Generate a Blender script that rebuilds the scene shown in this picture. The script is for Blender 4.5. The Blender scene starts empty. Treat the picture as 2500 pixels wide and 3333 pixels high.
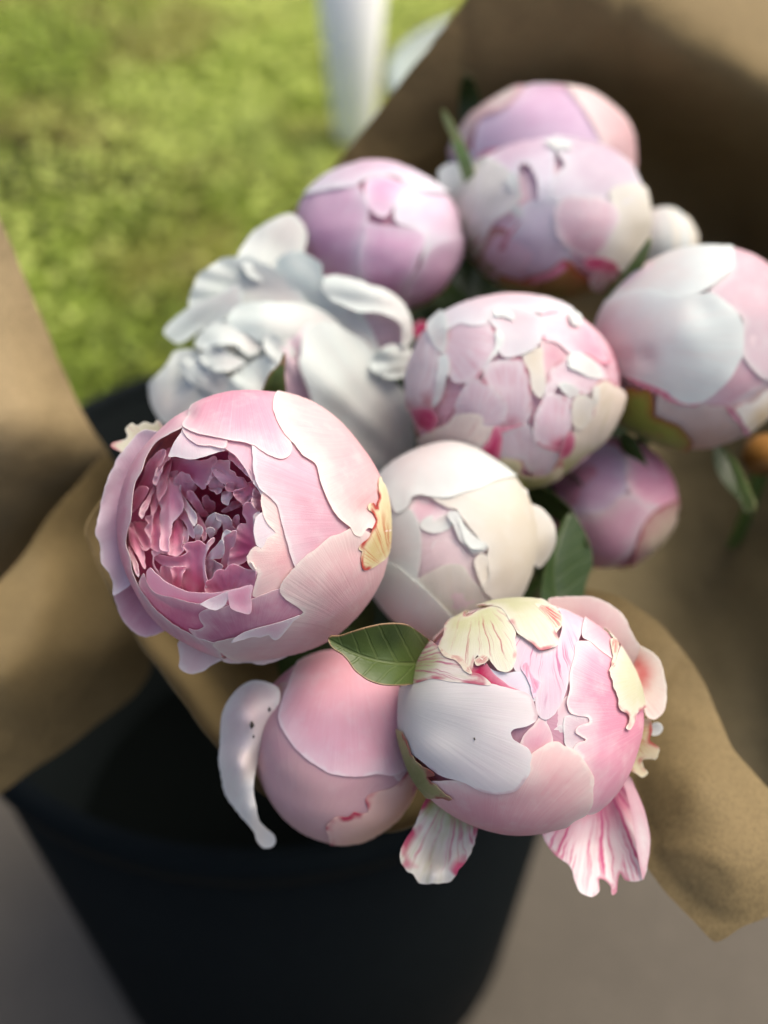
import bpy, bmesh, math, random
import numpy as np
from mathutils import Vector, Matrix
from mathutils.geometry import delaunay_2d_cdt

sc = bpy.context.scene
COL = sc.collection
# ------------------------------------------------------------------ camera, sky, sun, exposure
PITCH = math.radians(45)
CAM = Vector((0.0, 0.0, 0.85))
LENS, SENS = 40.0, 36.0
cam_d = bpy.data.cameras.new('camera')
cam = bpy.data.objects.new('camera', cam_d)
COL.objects.link(cam)
cam.location = CAM
cam.rotation_euler = (PITCH, 0, 0)
cam_d.sensor_fit = 'VERTICAL'
cam_d.sensor_height = SENS
cam_d.lens = LENS
cam_d.clip_start = 0.01
cam_d.clip_end = 200
cam_d.dof.use_dof = True
cam_d.dof.focus_distance = 0.316
cam_d.dof.aperture_fstop = 5.2
sc.camera = cam

SUN_EL, SUN_AZ = math.radians(62), math.radians(70)     # azimuth clockwise from +Y
world = bpy.data.worlds.new('World')
sc.world = world
world.use_nodes = True
wn = world.node_tree.nodes
sky = wn.new('ShaderNodeTexSky')
sky.sky_type = 'NISHITA'
sky.sun_disc = False
sky.sun_elevation = SUN_EL
sky.sun_rotation = SUN_AZ
sky.air_density = 0.7
sky.dust_density = 6.0
sky.ozone_density = 0.0
bg = wn['Background']
bg.inputs[1].default_value = 0.15
world.node_tree.links.new(sky.outputs[0], bg.inputs[0])

sun_d = bpy.data.lights.new('sun', 'SUN')
sun_d.energy = 0.9
sun_d.angle = math.radians(45)
sun_d.color = (1.0, 0.94, 0.76)
sun = bpy.data.objects.new('sun', sun_d)
COL.objects.link(sun)
tosun = Vector((math.sin(SUN_AZ) * math.cos(SUN_EL), math.cos(SUN_AZ) * math.cos(SUN_EL), math.sin(SUN_EL)))
sun.rotation_euler = (-tosun).to_track_quat('-Z', 'Y').to_euler()
sun.location = (1, 1, 3)

sc.view_settings.view_transform = 'Standard'
sc.view_settings.look = 'None'
sc.view_settings.exposure = 0.97
sc.view_settings.gamma = 1.0
sc.view_settings.use_curve_mapping = False
sc.cycles.use_denoising = True
sc.cycles.max_bounces = 8
sc.cycles.diffuse_bounces = 5
sc.cycles.transmission_bounces = 5
sc.cycles.sample_clamp_indirect = 6

# ------------------------------------------------------------------ helpers
R3 = np.array(Matrix.Rotation(PITCH, 3, 'X'))
RIGHT, UP, BACK = R3[:, 0], R3[:, 1], R3[:, 2]
CAMN = np.array(CAM)
K = SENS / LENS / 3333.0                    # tangent per photograph pixel

def ray(px, py):
    px = np.asarray(px, float); py = np.asarray(py, float)
    return ((px - 1250) * K)[..., None] * RIGHT - ((py - 1666.5) * K)[..., None] * UP - BACK

def P(px, py, d):
    return CAMN + ray(px, py) * np.asarray(d, float)[..., None]

def PD(x, y, d):                            # same with the coordinates of the 1659 px wide view
    return P(np.asarray(x, float) * 2500 / 1659, np.asarray(y, float) * 2500 / 1659, d)

RNG = np.random.RandomState(7)

def wavy(p, freq, seed, n=6):
    """cheap smooth noise, about -1..1, of points p (N,k)"""
    r = np.random.RandomState(seed)
    v = np.zeros(len(p))
    for i in range(n):
        w = r.normal(size=p.shape[1]); w /= np.linalg.norm(w) + 1e-9
        f = freq * (0.6 + 0.9 * r.rand())
        v += np.sin(p @ w * f + r.rand() * 6.283)
    return v / math.sqrt(n) * 0.8

def smooth(a, b, x):
    u = np.clip((x - a) / (b - a), 0, 1)
    return u * u * (3 - 2 * u)

def catmull_closed(pts, step):
    pts = np.asarray(pts, float)
    n = len(pts); out = []
    for i in range(n):
        p0, p1, p2, p3 = pts[i - 1], pts[i], pts[(i + 1) % n], pts[(i + 2) % n]
        L = np.linalg.norm(p2 - p1)
        if L < 1e-6:
            continue
        m = max(1, int(round(L / step)))
        a = np.linalg.norm(p1 - p0) + 1e-6; c = np.linalg.norm(p3 - p2) + 1e-6
        m1 = ((p1 - p0) / a + (p2 - p1) / L) * 0.5 * L * 0.9
        m2 = ((p2 - p1) / L + (p3 - p2) / c) * 0.5 * L * 0.9
        for k in range(m):
            u = k / m
            out.append((2*u**3 - 3*u**2 + 1) * p1 + (u**3 - 2*u**2 + u) * m1 + (-2*u**3 + 3*u**2) * p2 + (u**3 - u**2) * m2)
    return np.array(out)

def inside(poly, pts):
    x, y = pts[:, 0], pts[:, 1]
    c = np.zeros(len(pts), bool)
    j = len(poly) - 1
    for i in range(len(poly)):
        xi, yi = poly[i]; xj, yj = poly[j]
        if yi != yj:
            c ^= ((yi > y) != (yj > y)) & (x < (xj - xi) * (y - yi) / (yj - yi) + xi)
        j = i
    return c

def tessellate(outline, step):
    """triangles of a closed outline, vertices on a jittered grid inside"""
    lo, hi = outline.min(0), outline.max(0)
    gx, gy = np.meshgrid(np.arange(lo[0] + step * .5, hi[0], step), np.arange(lo[1] + step * .5, hi[1], step * .87))
    gx[1::2] += step * .5
    g = np.stack([gx.ravel(), gy.ravel()], 1)
    if len(g):
        g = g[inside(outline, g)]
    if len(g):
        dd = np.min(np.linalg.norm(g[:, None] - outline[None], axis=2), 1) if len(g) * len(outline) < 4e6 else np.full(len(g), 1e9)
        g = g[dd > step * .45]
    co = np.concatenate([outline, g]) if len(g) else outline
    n = len(outline)
    sc_ = 1.0 / 100
    res = delaunay_2d_cdt([Vector((p[0] * sc_, -p[1] * sc_)) for p in co], [(i, (i + 1) % n) for i in range(n)], [list(range(n))], 1, 1e-5)
    v2 = np.array([[v[0] / sc_, -v[1] / sc_] for v in res[0]])
    faces = []
    for f in res[2]:
        a, b, c = (v2[k] for k in f[:3])
        s = (b[0] - a[0]) * (-(c[1] - a[1])) - (-(b[1] - a[1])) * (c[0] - a[0])
        faces.append(tuple(f) if s > 0 else tuple(reversed(f)))
    return v2, faces

def rbf(ctrl):
    c = np.asarray(ctrl, float)
    xy = c[:, :2] / 500.0
    def phi(r): return r ** 2 * np.log(r + 1e-9)
    n = len(c)
    A = np.zeros((n + 3, n + 3))
    A[:n, :n] = phi(np.linalg.norm(xy[:, None] - xy[None], axis=2)) + np.eye(n) * 1e-4
    A[:n, n] = 1; A[:n, n + 1:] = xy
    A[n, :n] = 1; A[n + 1:, :n] = xy.T
    w = np.linalg.solve(A, np.concatenate([c[:, 2], np.zeros(3)]))
    def f(q):
        q = q / 500.0
        return phi(np.linalg.norm(q[:, None] - xy[None], axis=2)) @ w[:n] + w[n] + q @ w[n + 1:]
    return f

def new_obj(name, verts, faces, mat, parent=None, attrs=None, smooth_=True):
    me = bpy.data.meshes.new(name)
    me.from_pydata([tuple(v) for v in verts], [], faces)
    if attrs:
        for k, v in attrs.items():
            v = np.asarray(v, np.float32)
            if v.ndim == 1:
                a = me.attributes.new(k, 'FLOAT', 'POINT'); a.data.foreach_set('value', v)
            else:
                a = me.attributes.new(k, 'FLOAT_VECTOR', 'POINT'); a.data.foreach_set('vector', v.ravel())
    if smooth_:
        me.polygons.foreach_set('use_smooth', [True] * len(me.polygons))
    me.update()
    o = bpy.data.objects.new(name, me)
    COL.objects.link(o)
    if mat:
        me.materials.append(mat)
    if parent is not None:
        o.parent = parent
        o.matrix_parent_inverse = Matrix.Translation(-parent.location)
    return o

def solid(o, th, off=-1.0):
    """real thickness: a second skin th below the first, closed by a sharp rim"""
    me = o.data
    n = len(me.vertices)
    co = np.empty(n * 3, np.float64); me.vertices.foreach_get('co', co); co = co.reshape(-1, 3)
    faces = [tuple(f.vertices) for f in me.polygons]
    nr = np.zeros((n, 3))
    for f in faces:
        a, b, c = co[f[0]], co[f[1]], co[f[2]]
        m = np.cross(b - a, c - a)
        for i in f: nr[i] += m
    nr /= np.linalg.norm(nr, axis=1)[:, None] + 1e-20
    cnt = {}
    for f in faces:
        for i in range(len(f)):
            e = (f[i], f[(i + 1) % len(f)])
            cnt[e] = 1
    rim = [e for e in cnt if (e[1], e[0]) not in cnt]
    top = co if off < 0 else co + nr * th
    bot = co - nr * th if off < 0 else co
    F = faces + [tuple(i + n for i in reversed(f)) for f in faces] + [(b, a, a + n, b + n) for a, b in rim]
    attrs = {}
    for at in me.attributes:
        if at.domain == 'POINT' and at.name in ('t', 'e', 'pc', 'ax'):
            if at.data_type == 'FLOAT':
                v = np.empty(n, np.float32); at.data.foreach_get('value', v)
            else:
                v = np.empty(n * 3, np.float32); at.data.foreach_get('vector', v); v = v.reshape(-1, 3)
            attrs[at.name] = np.concatenate([v, v])
    mats = list(me.materials)
    m2 = bpy.data.meshes.new(me.name)
    m2.from_pydata([tuple(v) for v in np.concatenate([top, bot])], [], F)
    for k, v in attrs.items():
        if v.ndim == 1:
            a = m2.attributes.new(k, 'FLOAT', 'POINT'); a.data.foreach_set('value', v)
        else:
            a = m2.attributes.new(k, 'FLOAT_VECTOR', 'POINT'); a.data.foreach_set('vector', v.ravel())
    m2.polygons.foreach_set('use_smooth', [True] * len(m2.polygons))
    rs = {frozenset(e) for e in rim} | {frozenset((e[0] + n, e[1] + n)) for e in rim}
    sh_ = m2.attributes.new('sharp_edge', 'BOOLEAN', 'EDGE')
    sh_.data.foreach_set('value', [frozenset(e.vertices) in rs for e in m2.edges])
    for m in mats: m2.materials.append(m)
    m2.update()
    o.data = m2
    bpy.data.meshes.remove(me)
    return o

def thing(name, label, cat, loc, group=None):
    o = bpy.data.objects.new(name, None)
    COL.objects.link(o)
    o.location = Vector(loc)
    o.empty_display_size = 0.01
    o['label'] = label; o['category'] = cat
    if group: o['group'] = group
    return o

def tag(o, label, cat, group=None):
    o['label'] = label; o['category'] = cat
    if group: o['group'] = group
    return o

def tube(name, pts, radii, mat, parent, seg=10):
    pts = [np.asarray(p, float) for p in pts]
    # resample
    pp = []; rr = []
    n = len(pts)
    for i in range(n - 1):
        p0 = pts[max(i - 1, 0)]; p1 = pts[i]; p2 = pts[i + 1]; p3 = pts[min(i + 2, n - 1)]
        for k in range(6):
            u = k / 6
            pp.append(.5 * (2*p1 + (p2 - p0)*u + (2*p0 - 5*p1 + 4*p2 - p3)*u*u + (3*p1 - p0 - 3*p2 + p3)*u**3))
            rr.append(radii[i] * (1 - u) + radii[i + 1] * u)
    pp.append(pts[-1]); rr.append(radii[-1])
    V = []; F = []
    ref = np.array([.37, .81, .45])
    for i, p in enumerate(pp):
        d = pp[min(i + 1, len(pp) - 1)] - pp[max(i - 1, 0)]
        d /= np.linalg.norm(d) + 1e-12
        a = np.cross(d, ref); a /= np.linalg.norm(a) + 1e-12
        b = np.cross(d, a)
        for s in range(seg):
            t = 2 * math.pi * s / seg
            V.append(p + (a * math.cos(t) + b * math.sin(t)) * rr[i])
    for i in range(len(pp) - 1):
        for s in range(seg):
            s2 = (s + 1) % seg
            F.append((i * seg + s, i * seg + s2, (i + 1) * seg + s2, (i + 1) * seg + s))
    F.append(tuple(range(seg - 1, -1, -1)))
    F.append(tuple((len(pp) - 1) * seg + s for s in range(seg)))
    return new_obj(name, V, F, mat, parent)

# ------------------------------------------------------------------ materials
MATS = {}
class NT:
    def __init__(s, name):
        s.m = bpy.data.materials.new(name); s.m.use_nodes = True
        s.t = s.m.node_tree; s.n = s.t.nodes
        s.p = s.n['Principled BSDF']; s.out = s.n['Material Output']
    def node(s, typ, **kw):
        nd = s.n.new(typ)
        for k, v in kw.items(): setattr(nd, k, v)
        return nd
    def link(s, a, b): s.t.links.new(a, b)
    def attr(s, name):
        return s.node('ShaderNodeAttribute', attribute_name=name)
    def math(s, op, a, b=None, c=None, clamp=False):
        nd = s.node('ShaderNodeMath', operation=op); nd.use_clamp = clamp
        for i, x in enumerate((a, b, c)):
            if x is None: continue
            if hasattr(x, 'is_output'): s.link(x, nd.inputs[i])
            else: nd.inputs[i].default_value = x
        return nd.outputs[0]
    def ramp(s, x, a, b, to0=0.0, to1=1.0):
        nd = s.node('ShaderNodeMapRange', interpolation_type='SMOOTHSTEP')
        s.link(x, nd.inputs[0])
        nd.inputs[1].default_value = a; nd.inputs[2].default_value = b
        nd.inputs[3].default_value = to0; nd.inputs[4].default_value = to1
        return nd.outputs[0]
    def noise(s, vec, scale, detail=2.0, rough=.5, dim='3D'):
        nd = s.node('ShaderNodeTexNoise', noise_dimensions=dim)
        nd.inputs['Scale'].default_value = scale; nd.inputs['Detail'].default_value = detail
        nd.inputs['Roughness'].default_value = rough
        if vec is not None: s.link(vec, nd.inputs['Vector'])
        return nd.outputs['Fac']
    def mapping(s, vec, scale):
        nd = s.node('ShaderNodeMapping'); s.link(vec, nd.inputs[0]); nd.inputs['Scale'].default_value = scale
        return nd.outputs[0]
    def mix(s, f, a, b, blend='MIX'):
        nd = s.node('ShaderNodeMix', data_type='RGBA', blend_type=blend)
        for i, x in ((0, f), (6, a), (7, b)):
            if hasattr(x, 'is_output'): s.link(x, nd.inputs[i])
            elif i == 0: nd.inputs[0].default_value = x
            else: nd.inputs[i].default_value = (*x, 1)
        return nd.outputs[2]
    def bump(s, h, strength, dist, prev=None):
        nd = s.node('ShaderNodeBump'); nd.inputs['Strength'].default_value = strength
        nd.inputs['Distance'].default_value = dist
        s.link(h, nd.inputs['Height'])
        if prev is not None: s.link(prev, nd.inputs['Normal'])
        return nd.outputs[0]
    def finish(s, col, nrm, trans, tcol=None, rough=.5, spec=.25, sheen=0.0):
        if hasattr(col, 'is_output'): s.link(col, s.p.inputs['Base Color'])
        else: s.p.inputs['Base Color'].default_value = (*col, 1)
        s.p.inputs['Roughness'].default_value = rough
        s.p.inputs['Specular IOR Level'].default_value = spec
        s.p.inputs['Sheen Weight'].default_value = sheen
        if nrm is not None: s.link(nrm, s.p.inputs['Normal'])
        if trans > 0:
            tr = s.node('ShaderNodeBsdfTranslucent')
            c = tcol if tcol is not None else col
            if hasattr(c, 'is_output'): s.link(c, tr.inputs[0])
            else: tr.inputs[0].default_value = (*c, 1)
            mx = s.node('ShaderNodeMixShader'); mx.inputs[0].default_value = trans
            s.link(s.p.outputs[0], mx.inputs[1]); s.link(tr.outputs[0], mx.inputs[2])
            s.link(mx.outputs[0], s.out.inputs[0])
        return s.m

def petal_mat(name, base, tip, edge, ew=1.6, ea=.85, streak=None, sa=0.0, sr=(.0, 1.0), red=None, ra=0.0, rw=.5, t0=.15, t1=.8, sth=.52, vein=.20, trans=.42, tcol=None):
    if name in MATS: return MATS[name]
    s = NT(name)
    t = s.attr('t').outputs['Fac']; e = s.attr('e').outputs['Fac']; pc = s.attr('pc').outputs['Vector']
    geo = s.node('ShaderNodeNewGeometry').outputs['Position']
    oi = s.node('ShaderNodeObjectInfo').outputs['Random']
    tn = s.math('ADD', t, s.math('MULTIPLY', s.math('SUBTRACT', s.noise(geo, 70, 3), .5), .5))
    c = s.mix(s.ramp(tn, t0, t1), base, tip)
    # uneven flush along the veins
    vn = s.noise(s.mapping(pc, (2.6, .9, 1)), 1.0, 4, .65)
    c = s.mix(s.math('MULTIPLY', s.ramp(vn, .42, .72), .30), c, base)
    v2 = s.noise(s.mapping(pc, (9, 1.3, 1)), 1.0, 5, .7)
    c = s.mix(s.math('MULTIPLY', s.ramp(v2, .45, .75), .22), c, edge)
    v3_ = s.noise(s.mapping(pc, (22, 1.6, 1)), 1.0, 3, .6)
    c = s.mix(s.math('MULTIPLY', s.ramp(v3_, .5, .7), .10), c, base)
    mot = s.noise(geo, 160, 4, .6)
    c = s.mix(s.math('MULTIPLY', s.ramp(mot, .45, .75), .28), c, edge)
    if streak is not None:
        wv = s.node('ShaderNodeVectorMath', operation='MULTIPLY_ADD')
        wn_ = s.node('ShaderNodeTexNoise'); wn_.inputs['Scale'].default_value = 110; s.link(geo, wn_.inputs['Vector'])
        s.link(wn_.outputs['Color'], wv.inputs[0]); wv.inputs[1].default_value = (1.6, .8, 0); s.link(pc, wv.inputs[2])
        sn = s.noise(s.mapping(wv.outputs[0], (1.9, .5, 1)), 1.0, 4, .6)
        m = s.math('MULTIPLY', s.ramp(sn, sth, sth + .09), s.math('MULTIPLY', s.ramp(tn, sr[0] - .12, sr[0] + .05), s.ramp(tn, sr[1] - .15, sr[1] + .12, 1, 0)))
        c = s.mix(s.math('MULTIPLY', m, sa), c, streak)
    en = s.math('ADD', e, s.math('MULTIPLY', s.math('SUBTRACT', s.noise(geo, 260, 3), .5), ew * 1.5))
    em = s.math('ADD', s.math('MULTIPLY', s.ramp(en, 0.0, ew * 3.2, 1, 0), .55), s.math('MULTIPLY', s.ramp(en, 0.0, ew * .55, 1, 0), .45))
    c = s.mix(s.math('MULTIPLY', em, ea), c, edge)
    if red is not None:
        rn = s.ramp(s.noise(geo, 95, 2), .46, .60)
        c = s.mix(s.math('MULTIPLY', s.math('MULTIPLY', s.ramp(en, rw * .3, rw * 1.6, 1, 0), rn), ra), c, red)
    hv = s.node('ShaderNodeHueSaturation'); hv.inputs['Fac'].default_value = 1
    s.link(s.math('MULTIPLY_ADD', oi, .16, .92), hv.inputs['Value'])
    s.link(s.math('MULTIPLY_ADD', oi, .3, .85), hv.inputs['Saturation'])
    s.link(c, hv.inputs['Color']); c = hv.outputs[0]
    fine = s.noise(s.mapping(pc, (14, 2.2, 1)), 1.0, 3, .6)
    nrm = s.bump(fine, vein * 1.0, .0004)
    nrm = s.bump(s.noise(geo, 2600, 2), vein * .8, .0002, nrm)
    nrm = s.bump(s.noise(s.mapping(pc, (4, 1.2, 1)), 1.0, 3, .55), vein * .7, .0014, nrm)
    MATS[name] = s.finish(c, nrm, trans, tcol=tcol, rough=.62, spec=.16, sheen=.10)
    return MATS[name]

def leaf_mat(name, c0, c1, rib, edge, trans=.18):
    if name in MATS: return MATS[name]
    s = NT(name)
    geo = s.node('ShaderNodeNewGeometry').outputs['Position']
    ax = s.attr('ax').outputs['Vector']; e = s.attr('e').outputs['Fac']
    sep = s.node('ShaderNodeSeparateXYZ'); s.link(ax, sep.inputs[0])
    al, la = sep.outputs[0], s.math('ABSOLUTE', sep.outputs[1])
    # side veins sweeping forward from the midrib
    ph = s.math('MULTIPLY', s.math('SUBTRACT', al, s.math('MULTIPLY', la, .75)), 38)
    ph = s.math('ADD', ph, s.math('MULTIPLY', s.noise(geo, 120, 2), 2.2))
    vv = s.ramp(s.math('SINE', ph), .80, 1.0)
    mid = s.ramp(la, .006, .022, 1, 0)
    v = s.math('MAXIMUM', s.math('MULTIPLY', vv, .45), mid)
    c = s.mix(s.noise(geo, 90, 4, .6), c0, c1)
    c = s.mix(s.math('MULTIPLY', v, .4), c, rib)
    c = s.mix(s.math('MULTIPLY', s.ramp(e, .05, .5, 1, 0), .65), c, edge)
    speck = s.ramp(s.noise(geo, 1500, 1), .70, .78)
    c = s.mix(s.math('MULTIPLY', speck, .35), c, rib)
    nrm = s.bump(s.math('MULTIPLY', v, -1), .5, .0006)
    nrm = s.bump(s.noise(geo, 900, 3), .25, .0003, nrm)
    MATS[name] = s.finish(c, nrm, trans, rough=.42, spec=.4)
    return MATS[name]

def simple_mat(name, col, rough=.6, trans=0.0, nscale=40, namt=.25, spec=.3, bump=0.0, bscale=200):
    if name in MATS: return MATS[name]
    s = NT(name)
    geo = s.node('ShaderNodeNewGeometry').outputs['Position']
    dk = tuple(x * (1 - namt) for x in col); lt = tuple(min(1, x * (1 + namt)) for x in col)
    c = s.mix(s.noise(geo, nscale, 5, .6), dk, lt)
    nrm = s.bump(s.noise(geo, bscale, 4), bump, .001) if bump else None
    MATS[name] = s.finish(c, nrm, trans, rough=rough, spec=spec)
    return MATS[name]

def paper_mat(name, col):
    if name in MATS: return MATS[name]
    s = NT(name)
    geo = s.node('ShaderNodeNewGeometry').outputs['Position']
    fib = s.noise(s.mapping(geo, (1, 1, .35)), 900, 4, .7)
    blot = s.noise(geo, 45, 5, .65)
    dk = tuple(x * .80 for x in col); lt = tuple(x * 1.16 for x in col)
    c = s.mix(s.ramp(fib, .3, .7), dk, lt)
    c = s.mix(s.math('MULTIPLY', s.ramp(blot, .42, .7), .35), c, tuple(x * 1.22 for x in col))
    c = s.mix(s.math('MULTIPLY', s.ramp(s.noise(geo, 260, 3), .62, .74), .35), c, tuple(x * .62 for x in col))
    nrm = s.bump(fib, .25, .0003)
    nrm = s.bump(s.noise(geo, 55, 3), .35, .0035, nrm)
    MATS[name] = s.finish(c, nrm, .08, tcol=tuple(min(1, a * b) for a, b in zip(col, (1.35, 1.05, .7))), rough=.75, spec=.2)
    return MATS[name]

# ------------------------------------------------------------------ petals
class Bloom:
    """A flower head: an ellipsoid of real size at its own place, petals are shells of it"""
    def __init__(s, name, label, org, scale, c, r, depth, mouth, rz=1.0, rot=0.0, step=20, dents=(), lay=.85, lf=.6, group='cut peonies in the kraft paper bouquet', cat='flower'):
        s.org = org; s.k = scale
        s.step = step
        s.cx, s.cy = org[0] + c[0] * scale, org[1] + c[1] * scale
        s.rp = np.array(r, float) * scale
        s.d = depth
        s.C = P(s.cx, s.cy, depth)
        v = CAMN - s.C; s.D = np.linalg.norm(v)
        z = v / s.D
        x = np.cross(UP, z); x /= np.linalg.norm(x)
        y = np.cross(z, x)
        ca, sa = math.cos(rot), math.sin(rot)
        s.M = np.stack([x * ca + y * sa, -x * sa + y * ca, z], 1)
        a = s.rp * K
        dd = s.D
        s.R = np.array([a[0] * depth / math.sqrt(1 + a[0]**2), a[1] * depth / math.sqrt(1 + a[1]**2), 0])
        s.R[2] = (s.R[0] + s.R[1]) / 2 * rz
        s.mouth = np.array(mouth, float)
        s.root = thing(name, label, cat, s.C, group)
        s.seed = RNG.randint(1, 99999)
        s.n = 0
        s.dents = list(dents)
        s.lay, s.lf = lay, lf
    def px(s, pts):
        p = np.asarray(pts, float)
        return np.stack([s.org[0] + p[:, 0] * s.k, s.org[1] + p[:, 1] * s.k], 1)
    def dirs(s, q2, sh):
        """photograph pixel -> unit direction on the shell of relative size sh"""
        w = ray(q2[:, 0], q2[:, 1]) @ s.M / (s.R * sh)
        w /= np.linalg.norm(w, axis=1)[:, None]
        Dp = s.D / (s.R[2] * sh)
        sn = np.linalg.norm(w[:, :2], axis=1)
        q = sn * Dp
        q0 = .95
        th0 = math.asin(q0) - math.asin(q0 / Dp)
        qq = np.minimum(q, q0)
        th = np.where(q <= q0, np.arcsin(qq) - np.arcsin(np.clip(qq / Dp, 0, 1)), th0 + (q - q0) * 4.2)
        th = np.minimum(th, 2.75)
        az = np.arctan2(w[:, 1], w[:, 0])
        return np.stack([np.sin(th) * np.cos(az), np.sin(th) * np.sin(az), np.cos(th)], 1)
    def place(s, n, sh):
        return s.C + (n * s.R * np.asarray(sh)[..., None]) @ s.M.T

def _prep(bl, pts, base, ruffle, step):
    seed = bl.seed + bl.n * 17
    bl.n += 1
    raw = np.asarray(pts, float)
    if base is None:
        b = raw[np.argmax(np.linalg.norm(raw - bl.mouth, axis=1))]
        base = bl.mouth + (b - bl.mouth) * 1.1
    base = bl.px([base])[0]
    out = catmull_closed(bl.px(pts), step * .6)
    dmax = np.max(np.linalg.norm(out - base, axis=1))
    if ruffle > 0:
        seg = np.roll(out, -1, 0) - np.roll(out, 1, 0)
        nrm = np.stack([seg[:, 1], -seg[:, 0]], 1) / (np.linalg.norm(seg, axis=1)[:, None] + 1e-9)
        arc = np.cumsum(np.linalg.norm(np.roll(out, -1, 0) - out, axis=1))
        w = smooth(.35, .6, np.linalg.norm(out - base, axis=1) / dmax)
        nz = wavy(arc[:, None], .16, seed + 5, 4) * .55 + wavy(arc[:, None], .055, seed + 6, 4)
        out = out + nrm * (nz * w * ruffle * .6)[:, None]
    v2, faces = tessellate(out, step)
    rel = v2 - base
    t = np.linalg.norm(rel, axis=1) / dmax
    mid = (out.mean(0) - base); am = math.atan2(mid[1], mid[0])
    ang = np.arctan2(rel[:, 1], rel[:, 0]) - am
    ang = (ang + math.pi) % (2 * math.pi) - math.pi
    pc = np.stack([ang * 10, t * 2, np.full(len(t), (seed % 97) * 1.7)], 1)
    return seed, out, v2, faces, t, pc, len(out)

def _edge(v3, nb):
    b = v3[:nb] if nb < len(v3) else v3
    e = np.empty(len(v3))
    for i in range(0, len(v3), 800):
        e[i:i + 800] = np.min(np.linalg.norm(v3[i:i + 800, None] - b[None], axis=2), 1)
    return e

def grow(pts, f):
    q = np.asarray(pts, float); c = q.mean(0)
    return c + (q - c) * f

def shell(bl, pts, sh, mat, base=None, lift=.012, lw=4.0, ruffle=2.0, amp=.014, step=None, name='petal', tip=0.0, label=None):
    """petal lying on the flower head; free edges lifted by lift (of the radius) over lw mm"""
    step = step or bl.step
    lift = lift * bl.lf
    sh = 1 + (sh - 1) * bl.lay + bl.n * 1e-5
    seed, out, v2, faces, t, pc, nb = _prep(bl, pts, base, ruffle, step)
    n = bl.dirs(v2, sh)
    v3 = bl.place(n, np.full(len(n), sh))
    e = _edge(v3, nb) * 1000
    w = smooth(.3, .65, t)
    off = lift * w * np.exp(-(e / lw) ** 1.3)
    off = off + amp * 2.2 * wavy(n, 3.2, bl.seed + 1) + amp * .8 * wavy(n, 8.0, bl.seed + 2) + amp * .25 * wavy(n, 17.0, bl.seed + 3)
    off = off + lift * .4 * w * np.exp(-e / (lw * .6)) * wavy(v2 / bl.rp.mean(), 16, seed + 3)
    off = off + tip * smooth(.55, 1.0, t) ** 2 + .005 * (np.clip(t, 0, 1) - .7)
    for (x, y, r, a) in bl.dents:
        c = bl.px([(x, y)])[0]
        off = off + a * np.exp(-np.sum((v2 - c) ** 2, 1) / (r * bl.k) ** 2)
    v3 = bl.place(n, sh + off)
    o = new_obj(name, v3, faces, mat, bl.root, {'t': t, 'e': e, 'pc': pc})
    solid(o, .00012)
    if label: o['label'] = label
    return o

def free(bl, pts, z0, z1, mat, base=None, cup=0.0, ruffle=2.0, amp=.01, lift=.0, lw=3.0, step=None, name='petal', ctrl=None, zf=None, power=1.0, crease=0.0, th=.00018, parent=None, label=None):
    """petal standing free; z in radii towards the camera from the centre of its flower, at its base and tip"""
    step = step or bl.step
    seed, out, v2, faces, t, pc, nb = _prep(bl, pts, base, ruffle, step)
    R = bl.R[2]
    if ctrl is not None:
        z = rbf([(bl.org[0] + x * bl.k, bl.org[1] + y * bl.k, zz) for x, y, zz in ctrl])(v2)
    else:
        z = z0 + (z1 - z0) * np.clip(t, 0, 1) ** power
    if zf is not None:
        z = z + zf(v2)
    a = pc[:, 0] / 10
    am = max(.15, np.percentile(np.abs(a), 90))
    z = z + cup * np.clip(np.abs(a) / am, 0, 1.3) ** 2
    z = z + amp * wavy(v2 / bl.rp.mean(), 5, seed + 1) + amp * .5 * wavy(v2 / bl.rp.mean(), 12, seed + 4)
    if crease:
        lat = np.stack([pc[:, 0], t * 1.5], 1)
        z = z + crease * (.6 - 1.6 * np.abs(wavy(lat, .9, seed + 8))) * smooth(.1, .6, t) * .5 + crease * .4 * wavy(lat, 2.6, seed + 9) * smooth(.3, .9, t)
    v3 = P(v2[:, 0], v2[:, 1], bl.d - z * R)
    e = _edge(v3, nb) * 1000
    if lift:
        w = smooth(.3, .65, t)
        z = z + w * np.exp(-e / lw) * lift * (1 + .8 * wavy(v2 / bl.rp.mean(), 16, seed + 3))
        v3 = P(v2[:, 0], v2[:, 1], bl.d - z * R)
    o = new_obj(name, v3, faces, mat, parent or bl.root, {'t': t, 'e': e, 'pc': pc})
    solid(o, th)
    if label: o['label'] = label
    return o

def core(bl, sh, mat, name='inner_petals'):
    """the closed heart of the bud under its traced petals, folded like packed petals"""
    V = []; F = []; T = []
    nu, nv = 40, 24
    for j in range(nv + 1):
        th = math.pi * j / nv
        for i in range(nu):
            az = 2 * math.pi * i / nu
            V.append((math.sin(th) * math.cos(az), math.sin(th) * math.sin(az), math.cos(th)))
            T.append(1 - j / nv)
    for j in range(nv):
        for i in range(nu):
            i2 = (i + 1) % nu
            F.append((j * nu + i, (j + 1) * nu + i, (j + 1) * nu + i2, j * nu + i2))
    V = np.array(V)
    off = .02 * wavy(V, 6, bl.seed + 31)
    v3 = bl.place(V, sh + off)
    az = np.arctan2(V[:, 1], V[:, 0])
    pc = np.stack([np.cos(az) * 8, np.array(T) * 2, np.sin(az) * 8], 1)
    return new_obj(name, v3, F, mat, bl.root, {'t': np.array(T), 'e': np.full(len(V), 20.0), 'pc': pc})

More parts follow.
